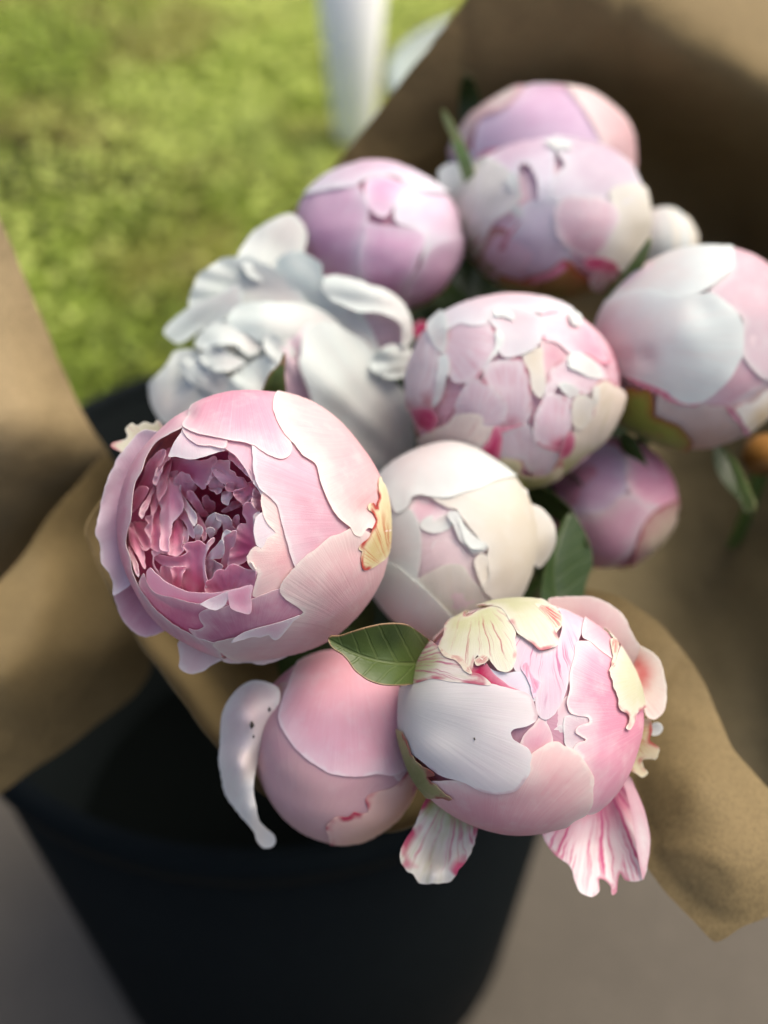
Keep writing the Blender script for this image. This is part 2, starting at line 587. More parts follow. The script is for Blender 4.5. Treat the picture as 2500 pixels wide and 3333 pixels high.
def back_petals(bl, mat, sh=.955, n=5, th0=1.30):
    """petals closing the far side of the head"""
    for k in range(n):
        az0 = 2 * math.pi * k / n + .4
        V = []; F = []; T = []; A = []
        nu, nv = 12, 12
        for j in range(nv + 1):
            v = j / nv
            for i in range(nu + 1):
                u = i / nu * 2 - 1
                th = th0 + .22 * abs(u) ** 2.5 + (2.95 - th0) * v
                az = az0 + u * (math.pi / n * 1.22)
                V.append((math.sin(th) * math.cos(az), math.sin(th) * math.sin(az), math.cos(th)))
                T.append(1 - v); A.append(u * 6)
        for j in range(nv):
            for i in range(nu):
                a = j * (nu + 1) + i
                F.append((a, a + nu + 1, a + nu + 2, a + 1))
        V = np.array(V)
        s_ = sh + .012 * (k % 2) + .006 * wavy(V, 4, bl.seed + k)
        v3 = bl.place(V, s_)
        T = np.array(T)
        new_obj('petal', v3, F, mat, bl.root, {'t': T, 'e': (1 - T) * 30, 'pc': np.stack([np.array(A), T * 2, np.full(len(T), k * 3.)], 1)})

FOOT = np.array((0.02, 0.42, 0.10))
def stem(bl, mat, sepal=None, foot=None):
    f = FOOT + RNG.normal(size=3) * (.03, .03, .01) if foot is None else np.array(foot)
    ax = f - bl.C; ax /= np.linalg.norm(ax)
    a = bl.C + ax * bl.R.mean() * .86
    mid = (a + f) / 2 + np.array((.0, .01, .0))
    tube('stem', [a, a + ax * .03, mid, f], [.0042, .0032, .003, .003], mat, bl.root)
    if sepal is not None:
        b = np.cross(ax, RIGHT); b /= np.linalg.norm(b); c = np.cross(ax, b)
        for k in range(4):
            az0 = k * math.pi / 2 + bl.seed % 7
            V = []; F = []; T = []
            nu, nv = 6, 8
            for j in range(nv + 1):
                v = j / nv
                for i in range(nu + 1):
                    u = i / nu * 2 - 1
                    wd = math.sin(min(1, v * 1.15 + .12) * math.pi * .86) ** .7 * .55
                    ph = .10 + v * .95
                    az = az0 + u * wd / max(.5, math.sin(ph) * 1.3)
                    d = ax * math.cos(ph) + (b * math.cos(az) + c * math.sin(az)) * math.sin(ph)
                    V.append(bl.C + ((d @ bl.M) * bl.R * 1.005) @ bl.M.T)
                    T.append(v)
            for j in range(nv):
                for i in range(nu):
                    q = j * (nu + 1) + i
                    F.append((q, q + 1, q + nu + 2, q + nu + 1))
            T = np.array(T)
            o = new_obj('sepal', V, F, sepal, bl.root, {'t': T, 'e': (1 - T) * 12, 'pc': np.stack([np.tile(np.linspace(-3, 3, nu + 1), nv + 1), T * 2, T * 0], 1)})
            solid(o, .0008, 1)

def leaf(bl, pts, base, tipp, ctrl, mat, crease=.0016, name='leaf', step=None, amp=.0006):
    """leaf blade: outline in the flower's coordinates, ctrl = (x, y, depth in metres)"""
    step = step or bl.step
    seed, out, v2, faces, t, pc, nb = _prep(bl, pts, base, .8, step)
    b = bl.px([base])[0]; tp = bl.px([tipp])[0]
    ax = (tp - b); L = np.linalg.norm(ax); ax /= L
    rel = v2 - b
    al = rel @ ax / L; la = (rel @ np.array([-ax[1], ax[0]])) / L
    la = la + .10 * np.sin(np.clip(al, 0, 1) * math.pi)           # gently bowed midrib
    d = rbf([(bl.org[0] + x * bl.k, bl.org[1] + y * bl.k, dd) for x, y, dd in ctrl])(v2)
    d = d + crease * np.exp(-np.abs(la) / .06) + amp * wavy(v2 / 100, 3, seed)
    v3 = P(v2[:, 0], v2[:, 1], d)
    e = _edge(v3, nb) * 1000
    o = new_obj(name, v3, faces, mat, bl.root, {'t': t, 'e': e, 'pc': pc, 'ax': np.stack([al, la, la * 0], 1)})
    solid(o, .0005)
    return o

def sheet(name, pts, ctrl, mat, parent, step=30, th=.00035, amp=.0012, freq=2.5, seed=1, wob=1.0):
    """paper: outline and depths in the 1659 px view"""
    k = 2500 / 1659
    out = catmull_closed(np.asarray(pts, float) * k, step * .6)
    arc = np.cumsum(np.linalg.norm(np.roll(out, -1, 0) - out, axis=1))
    seg = np.roll(out, -1, 0) - np.roll(out, 1, 0)
    nrm = np.stack([seg[:, 1], -seg[:, 0]], 1) / (np.linalg.norm(seg, axis=1)[:, None] + 1e-9)
    out = out + nrm * (wavy(arc[:, None], .03, seed, 4) * 2.0 * wob)[:, None]
    v2, faces = tessellate(out, step)
    c = np.asarray(ctrl, float).copy(); c[:, :2] *= k
    d = rbf(c)(v2) + amp * wavy(v2 / 300, freq, seed + 1) + amp * .3 * wavy(v2 / 300, freq * 3, seed + 2)
    d = d + amp * 1.1 * np.exp(-np.abs(wavy(v2 / 300, freq * .55, seed + 3, 3)) / .10) - amp * .8 * np.exp(-np.abs(wavy(v2 / 300, freq * .8, seed + 4, 3)) / .06)
    o = new_obj(name, P(v2[:, 0], v2[:, 1], d), faces, mat, parent)
    solid(o, th)
    return o
# ------------------------------------------------------------------ the setting
GZ = -.16                                     # ground level
def lathe(name, prof, center, mat, parent=None, seg=64, tilt=None):
    V = []; F = []
    for (r, z) in prof:
        for i in range(seg):
            a = 2 * math.pi * i / seg
            V.append(Vector((r * math.cos(a), r * math.sin(a), z)))
    if tilt is not None:
        V = [tilt @ v for v in V]
    V = [v + Vector(center) for v in V]
    for j in range(len(prof) - 1):
        for i in range(seg):
            i2 = (i + 1) % seg
            F.append((j * seg + i, j * seg + i2, (j + 1) * seg + i2, (j + 1) * seg + i))
    return new_obj(name, V, F, mat, parent)

def ground_mat():
    s = NT('paving')
    geo = s.node('ShaderNodeNewGeometry').outputs['Position']
    c = s.mix(s.noise(geo, 9, 6, .6), (.062, .054, .042), (.10, .088, .068))
    c = s.mix(s.math('MULTIPLY', s.ramp(s.noise(geo, 160, 3), .5, .7), .4), c, (.11, .095, .075))
    nrm = s.bump(s.noise(geo, 120, 4), .4, .003)
    return s.finish(c, nrm, 0, rough=.85)
g = new_obj('ground', [(-40, -10, GZ), (40, -10, GZ), (40, 60, GZ), (-40, 60, GZ)], [(0, 1, 2, 3)], ground_mat(), smooth_=False)
g['kind'] = 'structure'
def soil_mat():
    s = NT('soil')
    geo = s.node('ShaderNodeNewGeometry').outputs['Position']
    c = s.mix(s.ramp(s.noise(geo, 3.2, 2, .4), .35, .65), (.06, .07, .012), (.30, .36, .05))
    return s.finish(c, s.bump(s.noise(geo, 60, 4), .5, .01), 0, rough=.9)
g = new_obj('garden_bed', [(-20, .98, GZ + .004), (20, .98, GZ + .004), (20, 40, GZ + .004), (-20, 40, GZ + .004)], [(0, 1, 2, 3)], soil_mat(), smooth_=False)
g['kind'] = 'structure'

POTX, POTY = -.055, 1.98
def foliage(name, n, seed, cx, cy, sx, sy, h, size, cols, label, cat):
    r = np.random.RandomState(seed)
    m = 44
    cl = np.stack([r.uniform(-1, 1, m), r.uniform(-1, 1, m), r.rand(m)], 1)
    k = r.randint(m, size=n)
    x = cx + (cl[k, 0] + r.normal(size=n) * .13) * sx
    y = np.maximum(1.0, cy + (cl[k, 1] + r.normal(size=n) * .13) * sy)
    tone = cl[k, 2] ** 1.2
    z = np.abs(r.normal(size=n)) * h * (.5 + tone)
    z = z * np.where((np.abs(x - POTX * y / POTY) < .13) & (y < POTY + .1), .25, 1)
    L = size * (.6 + r.rand(n) * .9); W = L * .3
    a = r.rand(n) * 6.283; el = r.uniform(-.1, .8, n)
    d = np.stack([np.cos(a) * np.cos(el), np.sin(a) * np.cos(el), np.sin(el)], 1)
    sd = np.stack([-np.sin(a), np.cos(a), a * 0], 1)
    p0 = np.stack([x, y, GZ + np.maximum(.006, z)], 1)
    V = np.stack([p0, p0 + d * (L * .45)[:, None] + sd * W[:, None], p0 + d * L[:, None], p0 + d * (L * .45)[:, None] - sd * W[:, None]], 1).reshape(-1, 3)
    V[:, 2] = np.maximum(V[:, 2], GZ + .006)
    F = (np.arange(n)[:, None] * 4 + np.arange(4)).tolist()
    t = np.repeat(np.clip(tone + r.normal(size=n) * .025, 0, 1), 4)
    s = NT(name + '_leaf')
    tn = s.attr('tone').outputs['Fac']
    c = s.mix(s.ramp(tn, .05, .5), cols[0], cols[1])
    c = s.mix(s.ramp(tn, .5, .95), c, cols[2])
    hu = s.noise(s.node('ShaderNodeNewGeometry').outputs['Position'], 3.4, 2, .5)
    c = s.mix(s.math('MULTIPLY', s.ramp(hu, .45, .65), .6), c, (.30, .25, .08))
    o = new_obj(name, V, F, s.finish(c, None, .4, rough=.55, spec=.25), None, {'tone': t})
    tag(o, label, cat); o['kind'] = 'stuff'
    return o
foliage('ground_cover', 130000, 3, -.45, 2.05, 1.35, 1.0, .02, .018, ((.045, .05, .012), (.25, .34, .04), (.58, .66, .17)),
        'yellow green leafy ground cover growing behind the black bucket', 'plants')

def post_box(name, x0, x1, y0, y1, z0, z1, mat, parent, bev=.006):
    bm = bmesh.new()
    bmesh.ops.create_cube(bm, size=1)
    for v in bm.verts:
        v.co = Vector(((x0 + x1) / 2 + v.co.x * (x1 - x0), (y0 + y1) / 2 + v.co.y * (y1 - y0), (z0 + z1) / 2 + v.co.z * (z1 - z0)))
    bmesh.ops.bevel(bm, geom=list(bm.edges), offset=bev, segments=2, affect='EDGES')
    me = bpy.data.meshes.new(name); bm.to_mesh(me); bm.free()
    me.materials.append(mat)
    o = bpy.data.objects.new(name, me); COL.objects.link(o)
    if parent is not None:
        o.parent = parent; o.matrix_parent_inverse = Matrix.Translation(-parent.location)
    return o
wht = simple_mat('white_glaze', (.82, .82, .80), .4, 0, 30, .05)
pt = thing('flower_pot', 'tall white tapered pot standing in the greenery', 'pot', (POTX, POTY, GZ))
lathe('body', [(0, .005), (.030, .005), (.036, .02), (.078, .50), (.070, .50), (.032, .03), (0, .03)], (POTX, POTY, GZ), wht, pt)
lathe('rim', [(.077, .49), (.084, .492), (.085, .512), (.071, .512), (.070, .495)], (POTX, POTY, GZ), wht, pt)

# black bucket holding the bouquets
blk = simple_mat('black_plastic', (.003, .005, .0055), .8, 0, 60, .3, .08)
BC = (-.07, .50, GZ)
bk = thing('flower_bucket', 'black plastic bucket holding the paper wrapped bouquets', 'bucket', BC)
lathe('body', [(.0, .004), (.178, .004), (.186, .02), (.212, .46), (.206, .46), (.180, .03), (0, .03)], BC, blk, bk)
lathe('rim', [(.212, .450), (.219, .452), (.221, .466), (.215, .472), (.207, .471), (.206, .455)], BC, blk, bk)
wat = simple_mat('bucket_water', (.003, .004, .004), .9, 0, 10, .2, .0)
lathe('water', [(0, .14), (.186, .14)], BC, wat, bk)

# grey zinc bucket behind the paper
zn = simple_mat('zinc', (.24, .29, .26), .45, 0, 25, .25, .5)
ZC = (.20, 1.22, GZ)
zb = thing('zinc_bucket', 'grey zinc bucket standing behind the kraft paper', 'bucket', ZC)
lathe('body', [(0, .004), (.13, .004), (.19, .46), (.184, .46), (.125, .02), (0, .02)], ZC, zn, zb)
lathe('rim', [(.188, .45), (.197, .452), (.199, .466), (.191, .472), (.184, .466)], ZC, zn, zb)
tube('handle', [(.02, 1.20, GZ + .44), (.06, 1.02, GZ + .40), (.16, .985, GZ + .33), (.30, .99, GZ + .34), (.385, 1.20, GZ + .44)], [.004] * 5, blk, zb)

# ------------------------------------------------------------------ kraft paper
KR = paper_mat('kraft_paper', (.165, .122, .056))
KR2 = paper_mat('kraft_paper_skylit', (.16, .130, .070))  # same kraft paper, grey-green skylight put into its colour
w1 = thing('paper_wrap', 'brown kraft paper wrapped round the pink peony bouquet', 'paper wrap', FOOT)
sheet('back_panel', [(560, 560), (700, 388), (800, 262), (900, 135), (1000, 8), (1090, -110), (1500, -180), (1950, -150), (1950, 500), (1900, 950), (1600, 1000), (1200, 900), (800, 800)],
      [(560, 560, .57), (700, 388, .565), (1000, 5, .53), (1090, -110, .53), (1300, 0, .54), (1480, 110, .545), (1659, 220, .56), (1659, -60, .59), (1950, -150, .68), (1950, 200, .62), (1200, 300, .63), (1000, 700, .66), (1400, 350, .66), (1600, 560, .71), (1950, 600, .58), (1900, 950, .50), (1600, 900, .62), (1250, 900, .64)],
      KR, w1, 34, amp=.003, seed=11)
sheet('right_panel', [(1150, 1000), (1400, 900), (1700, 820), (1950, 780), (1950, 1300), (1950, 1850), (1700, 1790), (1500, 1770), (1350, 1740), (1220, 1500)],
      [(1150, 1000, .60), (1400, 900, .61), (1950, 780, .45), (1230, 1300, .56), (1450, 1300, .57), (1650, 1300, .51), (1950, 1300, .42), (1350, 1740, .46), (1600, 1760, .47), (1950, 1850, .40)],
      KR2, w1, 34, amp=.002, seed=12)
sheet('front_flap', [(1180, 1290), (1270, 1272), (1350, 1296), (1440, 1362), (1515, 1465), (1558, 1560), (1585, 1618), (1640, 1682), (1720, 1765), (1800, 1860), (1740, 1925), (1659, 1978), (1600, 2006), (1549, 2034), (1543, 2034), (1500, 1990), (1440, 1930), (1390, 1865), (1330, 1780), (1260, 1690), (1180, 1600)],
      [(1180, 1290, .45), (1270, 1272, .44), (1440, 1362, .415), (1558, 1560, .395), (1640, 1682, .385), (1800, 1860, .37), (1400, 1500, .405), (1500, 1700, .375), (1380, 1700, .39), (1545, 2035, .365), (1440, 1930, .37), (1180, 1600, .42), (1659, 1850, .365), (1250, 1700, .405)],
      KR, w1, 26, amp=.0012, seed=13)
sheet('front_panel', [(330, 930), (340, 950), (300, 990), (235, 1060), (190, 1130), (186, 1152), (200, 1192), (245, 1292), (300, 1385), (385, 1500), (470, 1614), (560, 1706), (690, 1775), (850, 1795), (1000, 1730), (1180, 1660), (1250, 1500), (900, 1350), (600, 1150), (450, 1000), (380, 930)],
      [(330, 930, .41), (225, 1040, .385), (186, 1152, .375), (245, 1292, .372), (385, 1500, .375), (470, 1614, .38), (690, 1775, .385), (1000, 1730, .385), (1180, 1660, .39), (380, 1300, .56), (520, 1500, .56), (800, 1650, .48), (600, 1150, .60), (900, 1350, .48), (450, 950, .46), (1250, 1500, .47)],
      KR, w1, 26, amp=.0008, seed=14)
# narrow foot of the wrap standing in the bucket
lathe('foot_cone', [(.035, .06), (.052, .20), (.088, .36), (.086, .36), (.050, .20), (.033, .06)], (.02, .42, 0), KR, w1, 40)

w2 = thing('paper_wrap', 'kraft paper cone of the neighbouring bouquet, its flowers unseen', 'paper wrap', PD(-150, 1500, .62))
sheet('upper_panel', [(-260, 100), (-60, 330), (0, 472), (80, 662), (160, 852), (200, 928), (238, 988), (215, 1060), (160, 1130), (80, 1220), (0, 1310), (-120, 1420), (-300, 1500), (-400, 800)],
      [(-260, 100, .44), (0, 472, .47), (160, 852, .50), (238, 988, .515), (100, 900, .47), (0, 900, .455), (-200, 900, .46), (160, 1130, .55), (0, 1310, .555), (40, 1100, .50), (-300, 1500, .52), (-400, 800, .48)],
      paper_mat('kraft_paper_lit', (.25, .19, .10)), w2, 30, amp=.0012, seed=21)  # same kraft paper, sunlight on this panel put into a brighter colour
sheet('lower_panel', [(-300, 1480), (-100, 1350), (0, 1256), (60, 1185), (110, 1113), (170, 1045), (232, 985), (262, 1030), (250, 1120), (265, 1240), (305, 1370), (326, 1440), (300, 1490), (200, 1572), (100, 1645), (0, 1712), (-150, 1800), (-300, 1850)],
      [(-300, 1480, .46), (0, 1256, .475), (110, 1113, .485), (232, 985, .505), (262, 1030, .52), (250, 1150, .53), (100, 1300, .475), (0, 1450, .45), (200, 1350, .50), (326, 1440, .55), (250, 1400, .51), (200, 1572, .515), (0, 1712, .475), (-300, 1850, .45)],
      KR, w2, 30, amp=.0015, seed=22)

# ------------------------------------------------------------------ petal colours
WHITE = (.86, .86, .83)
pk = petal_mat('petal_blush', (.72, .33, .44), (.80, .47, .56), (.87, .80, .77), ew=2.0)
pkc = petal_mat('petal_blush_cream', (.76, .42, .46), (.83, .58, .58), (.88, .82, .76), ew=3.0)
pkd = petal_mat('petal_rose', (.62, .22, .36), (.74, .40, .50), (.87, .74, .74), ew=1.5)
inn = petal_mat('petal_inner', (.74, .15, .34), (.88, .46, .60), (.93, .84, .86), ew=.8, ea=.85, trans=.55, tcol=(.95, .52, .66), t0=.1, t1=.9)
innp = petal_mat('petal_inner_pale', (.80, .30, .46), (.90, .60, .70), (.93, .88, .88), ew=1.0, ea=.9, trans=.55, tcol=(.95, .62, .74), t0=.05, t1=.75)
innw = petal_mat('petal_inner_white', (.80, .46, .58), (.88, .76, .80), (.90, .86, .85), ew=1.8)
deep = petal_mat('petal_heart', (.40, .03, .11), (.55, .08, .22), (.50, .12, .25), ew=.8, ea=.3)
wh = petal_mat('petal_white', (.72, .64, .62), (.70, .75, .73), (.78, .82, .79), ew=2.0)
whc = petal_mat('petal_white_cream', (.72, .66, .52), (.76, .74, .67), (.81, .80, .74), ew=2.0)
whq = petal_mat('petal_white_crimson_seam', (.56, .08, .18), (.75, .64, .69), (.82, .82, .81), ew=1.2, t0=.05, t1=.38, red=(.52, .04, .13), ra=.75, rw=.9)
whp = petal_mat('petal_white_blush', (.70, .44, .50), (.74, .60, .65), (.83, .83, .81), ew=1.1)
lil = petal_mat('petal_lilac', (.64, .33, .50), (.72, .51, .65), (.82, .78, .82), ew=2.2)
lilp = petal_mat('petal_lilac_pale', (.66, .50, .60), (.73, .68, .75), (.79, .81, .82), ew=2.2)
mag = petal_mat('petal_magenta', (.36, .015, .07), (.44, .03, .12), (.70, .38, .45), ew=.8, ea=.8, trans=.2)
magr = petal_mat('petal_carmine_streak', (.46, .02, .12), (.52, .05, .20), (.80, .62, .70), ew=1.0, ea=.95, streak=(.78, .58, .66), sa=.8, sr=(.1, 1.2), sth=.5, trans=.3)
magc = petal_mat('petal_carmine_cream', (.52, .04, .07), (.50, .05, .08), (.76, .72, .58), ew=.8, ea=.95, streak=(.74, .64, .50), sa=.8, sr=(.1, 1.2), sth=.5, trans=.3)
crr = petal_mat('petal_cream_red', (.62, .64, .34), (.76, .76, .60), (.81, .80, .70), ew=1.4, streak=(.48, .05, .09), sa=.75, sr=(.4, .95), sth=.58, red=(.50, .03, .10), ra=.8, rw=.7)
crg = petal_mat('petal_cream_green', (.62, .63, .36), (.77, .75, .62), (.81, .79, .70), ew=1.2, red=(.50, .04, .10), ra=.8, rw=.9)
pks = petal_mat('petal_streaked', (.80, .58, .68), (.80, .62, .72), (.86, .82, .84), ew=.8, streak=(.55, .03, .25), sa=.7, sr=(.40, .78), sth=.55)
whs = petal_mat('petal_white_streaked', (.68, .10, .24), (.86, .80, .80), (.90, .90, .88), ew=.8, ea=.6, streak=(.62, .04, .22), sa=.95, sr=(.15, .95), sth=.49, red=(.62, .05, .20), ra=.7, rw=.8)
whr = petal_mat('petal_white_red', (.50, .06, .10), (.83, .77, .77), (.89, .87, .84), ew=1.4, t0=.12, t1=.4, red=(.45, .03, .10), ra=.5, rw=.6)
sep = petal_mat('sepal_green', (.16, .21, .03), (.26, .30, .06), (.30, .06, .03), ew=1.6, ea=.9, vein=.25, trans=.12)
sepy = petal_mat('sepal_yellow', (.60, .50, .26), (.76, .71, .50), (.80, .77, .60), ew=1.0, streak=(.50, .12, .05), sa=.6, sr=(.0, .6), red=(.45, .04, .05), ra=.9, rw=1.0, vein=.3)
grn = simple_mat('stem_green', (.09, .16, .04), .5, 0, 90, .3)
lf = leaf_mat('leaf_green', (.040, .070, .014), (.068, .10, .024), (.12, .15, .05), (.30, .17, .10))
lfd = leaf_mat('leaf_dark', (.014, .032, .007), (.028, .052, .011), (.05, .08, .02), (.04, .05, .015), trans=.06)
lfl = leaf_mat('leaf_light', (.10, .17, .05), (.15, .23, .07), (.24, .30, .12), (.20, .2, .08))
coreP = petal_mat('bud_heart_pink', (.55, .20, .32), (.66, .36, .46), (.7, .5, .55))
coreW = petal_mat('bud_heart_white', (.66, .50, .50), (.76, .66, .68), (.8, .75, .75))
coreR = petal_mat('bud_heart_crimson', (.30, .03, .07), (.42, .06, .14), (.5, .2, .25))

# ------------------------------------------------------------------ A: the open bloom
# the big open one
A = Bloom('peony', 'open blush peony with a deep ruffled rose heart', (250, 1200), .66305, (880, 780), (678, 668), .345, (600, 750), rz=.95, step=13, lay=.42, lf=.28, dents=((1330, 420, 90, -.014), (1430, 700, 60, -.022), (1150, 330, 60, .014), (555, 235, 40, -.03), (720, 300, 60, .012), (960, 500, 90, .02), (1100, 700, 100, -.014), (1200, 1020, 120, .014), (1380, 900, 60, -.015)))
shell(A, [(960, 190), (972, 250), (1010, 312), (1060, 360), (1108, 420), (1172, 462), (1190, 530), (1215, 610), (1250, 680), (1300, 748), (1342, 778), (1362, 812), (1398, 826), (1440, 780), (1500, 800), (1640, 760), (1680, 550), (1600, 300), (1400, 80), (1180, 0), (1020, 60)], 1.0, pkc, (1720, 330), lift=.014)
shell(A, [(532, 300), (600, 332), (680, 355), (760, 368), (840, 380), (872, 388), (905, 412), (950, 435), (1000, 446), (1040, 430), (1058, 392), (1048, 350), (1060, 300), (1040, 200), (1010, 60), (800, 0), (640, 60), (575, 170), (548, 240)], .985, pk, (800, -60), lift=.018)
shell(A, [(548, 262), (532, 306), (470, 336), (400, 372), (352, 440), (330, 502), (292, 560), (272, 650), (262, 740), (240, 800), (232, 860), (250, 930), (262, 1000), (300, 1090), (345, 1150), (400, 1212), (480, 1270), (580, 1325), (690, 1372), (720, 1500), (450, 1500), (120, 1180), (60, 800), (110, 430), (300, 170), (480, 90), (600, 120)], .972, pk, (120, 700), lift=.02, lw=3)
shell(A, [(862, 385), (864, 450), (872, 530), (895, 592), (940, 630), (985, 675), (1000, 740), (1022, 830), (1050, 920), (1072, 985), (1100, 1030), (1250, 1010), (1500, 960), (1660, 820), (1600, 500), (1300, 300), (1100, 300), (950, 330)], .958, petal_mat('petal_lilac_blush', (.74, .38, .48), (.80, .48, .58), (.88, .82, .82), ew=2.4), (1700, 760), lift=.03, lw=4)
shell(A, [(1350, 782), (1300, 808), (1240, 826), (1190, 868), (1120, 915), (1080, 958), (1030, 1010), (1000, 1050), (994, 1090), (1020, 1122), (1060, 1150), (1100, 1185), (1112, 1200), (1080, 1222), (960, 1268), (850, 1308), (760, 1335), (663, 1364), (740, 1420), (900, 1530), (1250, 1500), (1560, 1250), (1680, 950), (1500, 830)], .992, pkc, (1500, 1350), lift=.016)
shell(A, [(758, 1337), (800, 1310), (870, 1285), (950, 1262), (1020, 1240), (1092, 1214), (1062, 1250), (1032, 1290), (1002, 1325), (976, 1342), (956, 1330), (945, 1316), (900, 1328), (860, 1324), (820, 1332)], 1.012, innw, (950, 1240), lift=.02, ruffle=3, tip=.03)
shell(A, [(594, 1212), (630, 1188), (700, 1178), (760, 1160), (850, 1130), (900, 1110), (1000, 1070), (1120, 1100), (1180, 1190), (1130, 1270), (900, 1380), (700, 1410), (610, 1350), (545, 1285), (592, 1290), (618, 1276), (602, 1245)], .965, pkd, (850, 1500), lift=.022)
shell(A, [(318, 1010), (335, 1055), (365, 1100), (400, 1118), (470, 1132), (560, 1150), (660, 1162), (740, 1160), (760, 1270), (650, 1350), (500, 1310), (390, 1240), (320, 1130), (295, 1050)], .938, pkd, (480, 1420), lift=.02)
shell(A, [(335, 990), (350, 980), (375, 1005), (420, 1045), (480, 1075), (545, 1097), (620, 1104), (690, 1100), (780, 1080), (860, 1063), (880, 1150), (700, 1210), (500, 1180), (370, 1110), (335, 1050)], .915, innp, (560, 1350), lift=.02)
shell(A, [(610, 1152), (680, 1122), (752, 1096), (746, 1125), (722, 1165), (692, 1178), (650, 1173)], .982, innw, (700, 1080), lift=.02, tip=.02)
shell(A, [(742, 1098), (800, 1080), (862, 1062), (856, 1120), (849, 1192), (800, 1191), (755, 1172), (745, 1140)], .985, innp, (800, 1050), lift=.02, tip=.02)
shell(A, [(525, 330), (500, 370), (470, 410), (454, 436), (500, 440), (552, 448), (600, 445), (650, 436), (700, 420), (736, 404), (700, 340), (600, 290), (540, 290)], .938, innw, (600, 200), lift=.02, tip=-.03)
shell(A, [(530, 308), (550, 350), (600, 385), (680, 400), (735, 405), (740, 350), (650, 300), (560, 270)], .958, pk, (640, 200), lift=.015)
shell(A, [(708, 372), (740, 410), (790, 450), (830, 500), (866, 556), (900, 500), (890, 390), (800, 350)], .93, innp, (900, 250), lift=.02, tip=-.02)
shell(A, [(835, 930), (862, 980), (886, 990), (872, 1060), (864, 1112), (940, 1110), (1060, 1050), (1120, 950), (1060, 750), (990, 640), (930, 600), (905, 625), (915, 720), (938, 762), (975, 806), (935, 832), (905, 882), (880, 868)], .94, pkc, (1200, 900), lift=.02)
shell(A, [(868, 560), (905, 625), (912, 700), (880, 730), (870, 800), (885, 868), (910, 880), (960, 830), (1040, 820), (1040, 620), (950, 540)], .925, innw, (1150, 700), lift=.02)
# torn yellow guard at the side
shell(A, [(1490, 530), (1505, 560), (1530, 590), (1555, 650), (1585, 750), (1570, 860), (1520, 930), (1450, 985), (1416, 992), (1405, 930), (1412, 900), (1396, 890), (1402, 868), (1440, 830), (1470, 770), (1480, 740), (1470, 710), (1450, 690), (1450, 658), (1470, 656), (1485, 680), (1490, 640), (1480, 580)], 1.012, sepy, (1540, 1000), lift=.02, ruffle=5, amp=.012)
# guard petals hanging behind
free(A, [(345, 300), (290, 330), (230, 400), (170, 500), (130, 620), (105, 730), (95, 800), (115, 880), (125, 950), (160, 1010), (182, 1060), (182, 1112), (240, 1080), (320, 950), (330, 700), (380, 450), (420, 320)], -.25, .12, lil, (420, 700), cup=-.1, ruffle=4, lift=.05)
free(A, [(230, 900), (200, 1010), (184, 1105), (200, 1180), (250, 1262), (312, 1312), (400, 1302), (470, 1250), (400, 1050), (300, 900)], -.45, -.1, pkd, (420, 1000), ruffle=3)
free(A, [(495, 1350), (505, 1420), (499, 1462), (530, 1490), (572, 1498), (622, 1480), (682, 1445), (730, 1420), (700, 1300), (560, 1280)], -.1, .05, pkc, (640, 1250), ruffle=3)
free(A, [(715, 1432), (765, 1450), (850, 1440), (905, 1455), (960, 1442), (1040, 1405), (950, 1330), (750, 1340)], -.1, .0, pkc, (880, 1250), ruffle=3)
free(A, [(165, 376), (200, 352), (240, 346), (250, 330), (240, 292), (270, 268), (300, 276), (330, 262), (378, 272), (392, 252), (430, 300), (380, 420), (260, 420)], -.5, -.35, crr, (420, 400), ruffle=4)

# the ruffled heart, in the coordinates of its own close view
AI = type('o', (), {})()
a2 = Bloom.__new__(Bloom)
a2.__dict__.update(A.__dict__)
a2.org = (400, 1440); a2.k = .3014; a2.step = 8; a2.mouth = np.array((900., 850.)); a2.n = 200
def plane(v2):
    x = (v2[:, 0] - 250) / .66305
    return np.minimum(.36 + .60 * (x - 265) / 600, .97)
def ip(pts, base, dt, db, mat=None, cup=-.05, lift=.035, **kw):
    free(a2, pts, db * .72, dt * .72, mat or inn, base, cup=cup, ruffle=3.0, amp=.012, lift=lift * 1.6, lw=1.3, crease=.05, zf=plane, power=.7, **kw)
# bowl lining
free(a2, [(60, 900), (150, 400), (500, 60), (1000, 60), (1450, 300), (1560, 900), (1400, 1500), (900, 1700), (400, 1600), (100, 1300)], 0, 0, deep, (900, 850), ctrl=[(60, 900, -.25), (500, 60, -.3), (1000, 60, -.3), (1450, 300, -.3), (1560, 900, -.35), (1400, 1500, -.35), (900, 1700, -.3), (400, 1600, -.3), (1080, 720, -.85), (700, 900, -.5)], zf=plane, ruffle=0, amp=.03, step=14)
ip([(505, 180), (620, 175), (720, 190), (830, 195), (900, 185), (1000, 150), (1012, 210), (972, 250), (960, 310), (930, 390), (892, 430), (890, 500), (852, 510), (820, 480), (760, 440), (700, 440), (620, 420), (520, 400)], (480, 330), -.24, -.48)
ip([(440, 100), (530, 50), (510, 140), (512, 172), (470, 200), (432, 260), (420, 310), (380, 400), (350, 466), (325, 440), (345, 350), (380, 260), (425, 180)], (440, 60), -.10, -.20, innp)
ip([(360, 110), (450, 80), (440, 190), (400, 260), (360, 350), (338, 450), (250, 530), (170, 500), (225, 340), (240, 280), (290, 190)], (160, 560), -.13, -.32)
ip([(515, 170), (520, 260), (502, 330), (482, 420), (470, 500), (420, 590), (385, 660), (375, 500), (390, 410), (430, 280), (475, 210)], (540, 180), -.20, -.45)
ip([(130, 520), (200, 465), (245, 475), (272, 510), (232, 600), (170, 700), (105, 760), (100, 640)], (80, 780), -.07, -.25)
ip([(352, 455), (342, 540), (312, 580), (282, 660), (252, 740), (226, 800), (202, 832), (186, 800), (190, 720), (230, 650), (280, 560), (310, 490)], (360, 420), -.12, -.30, innp)
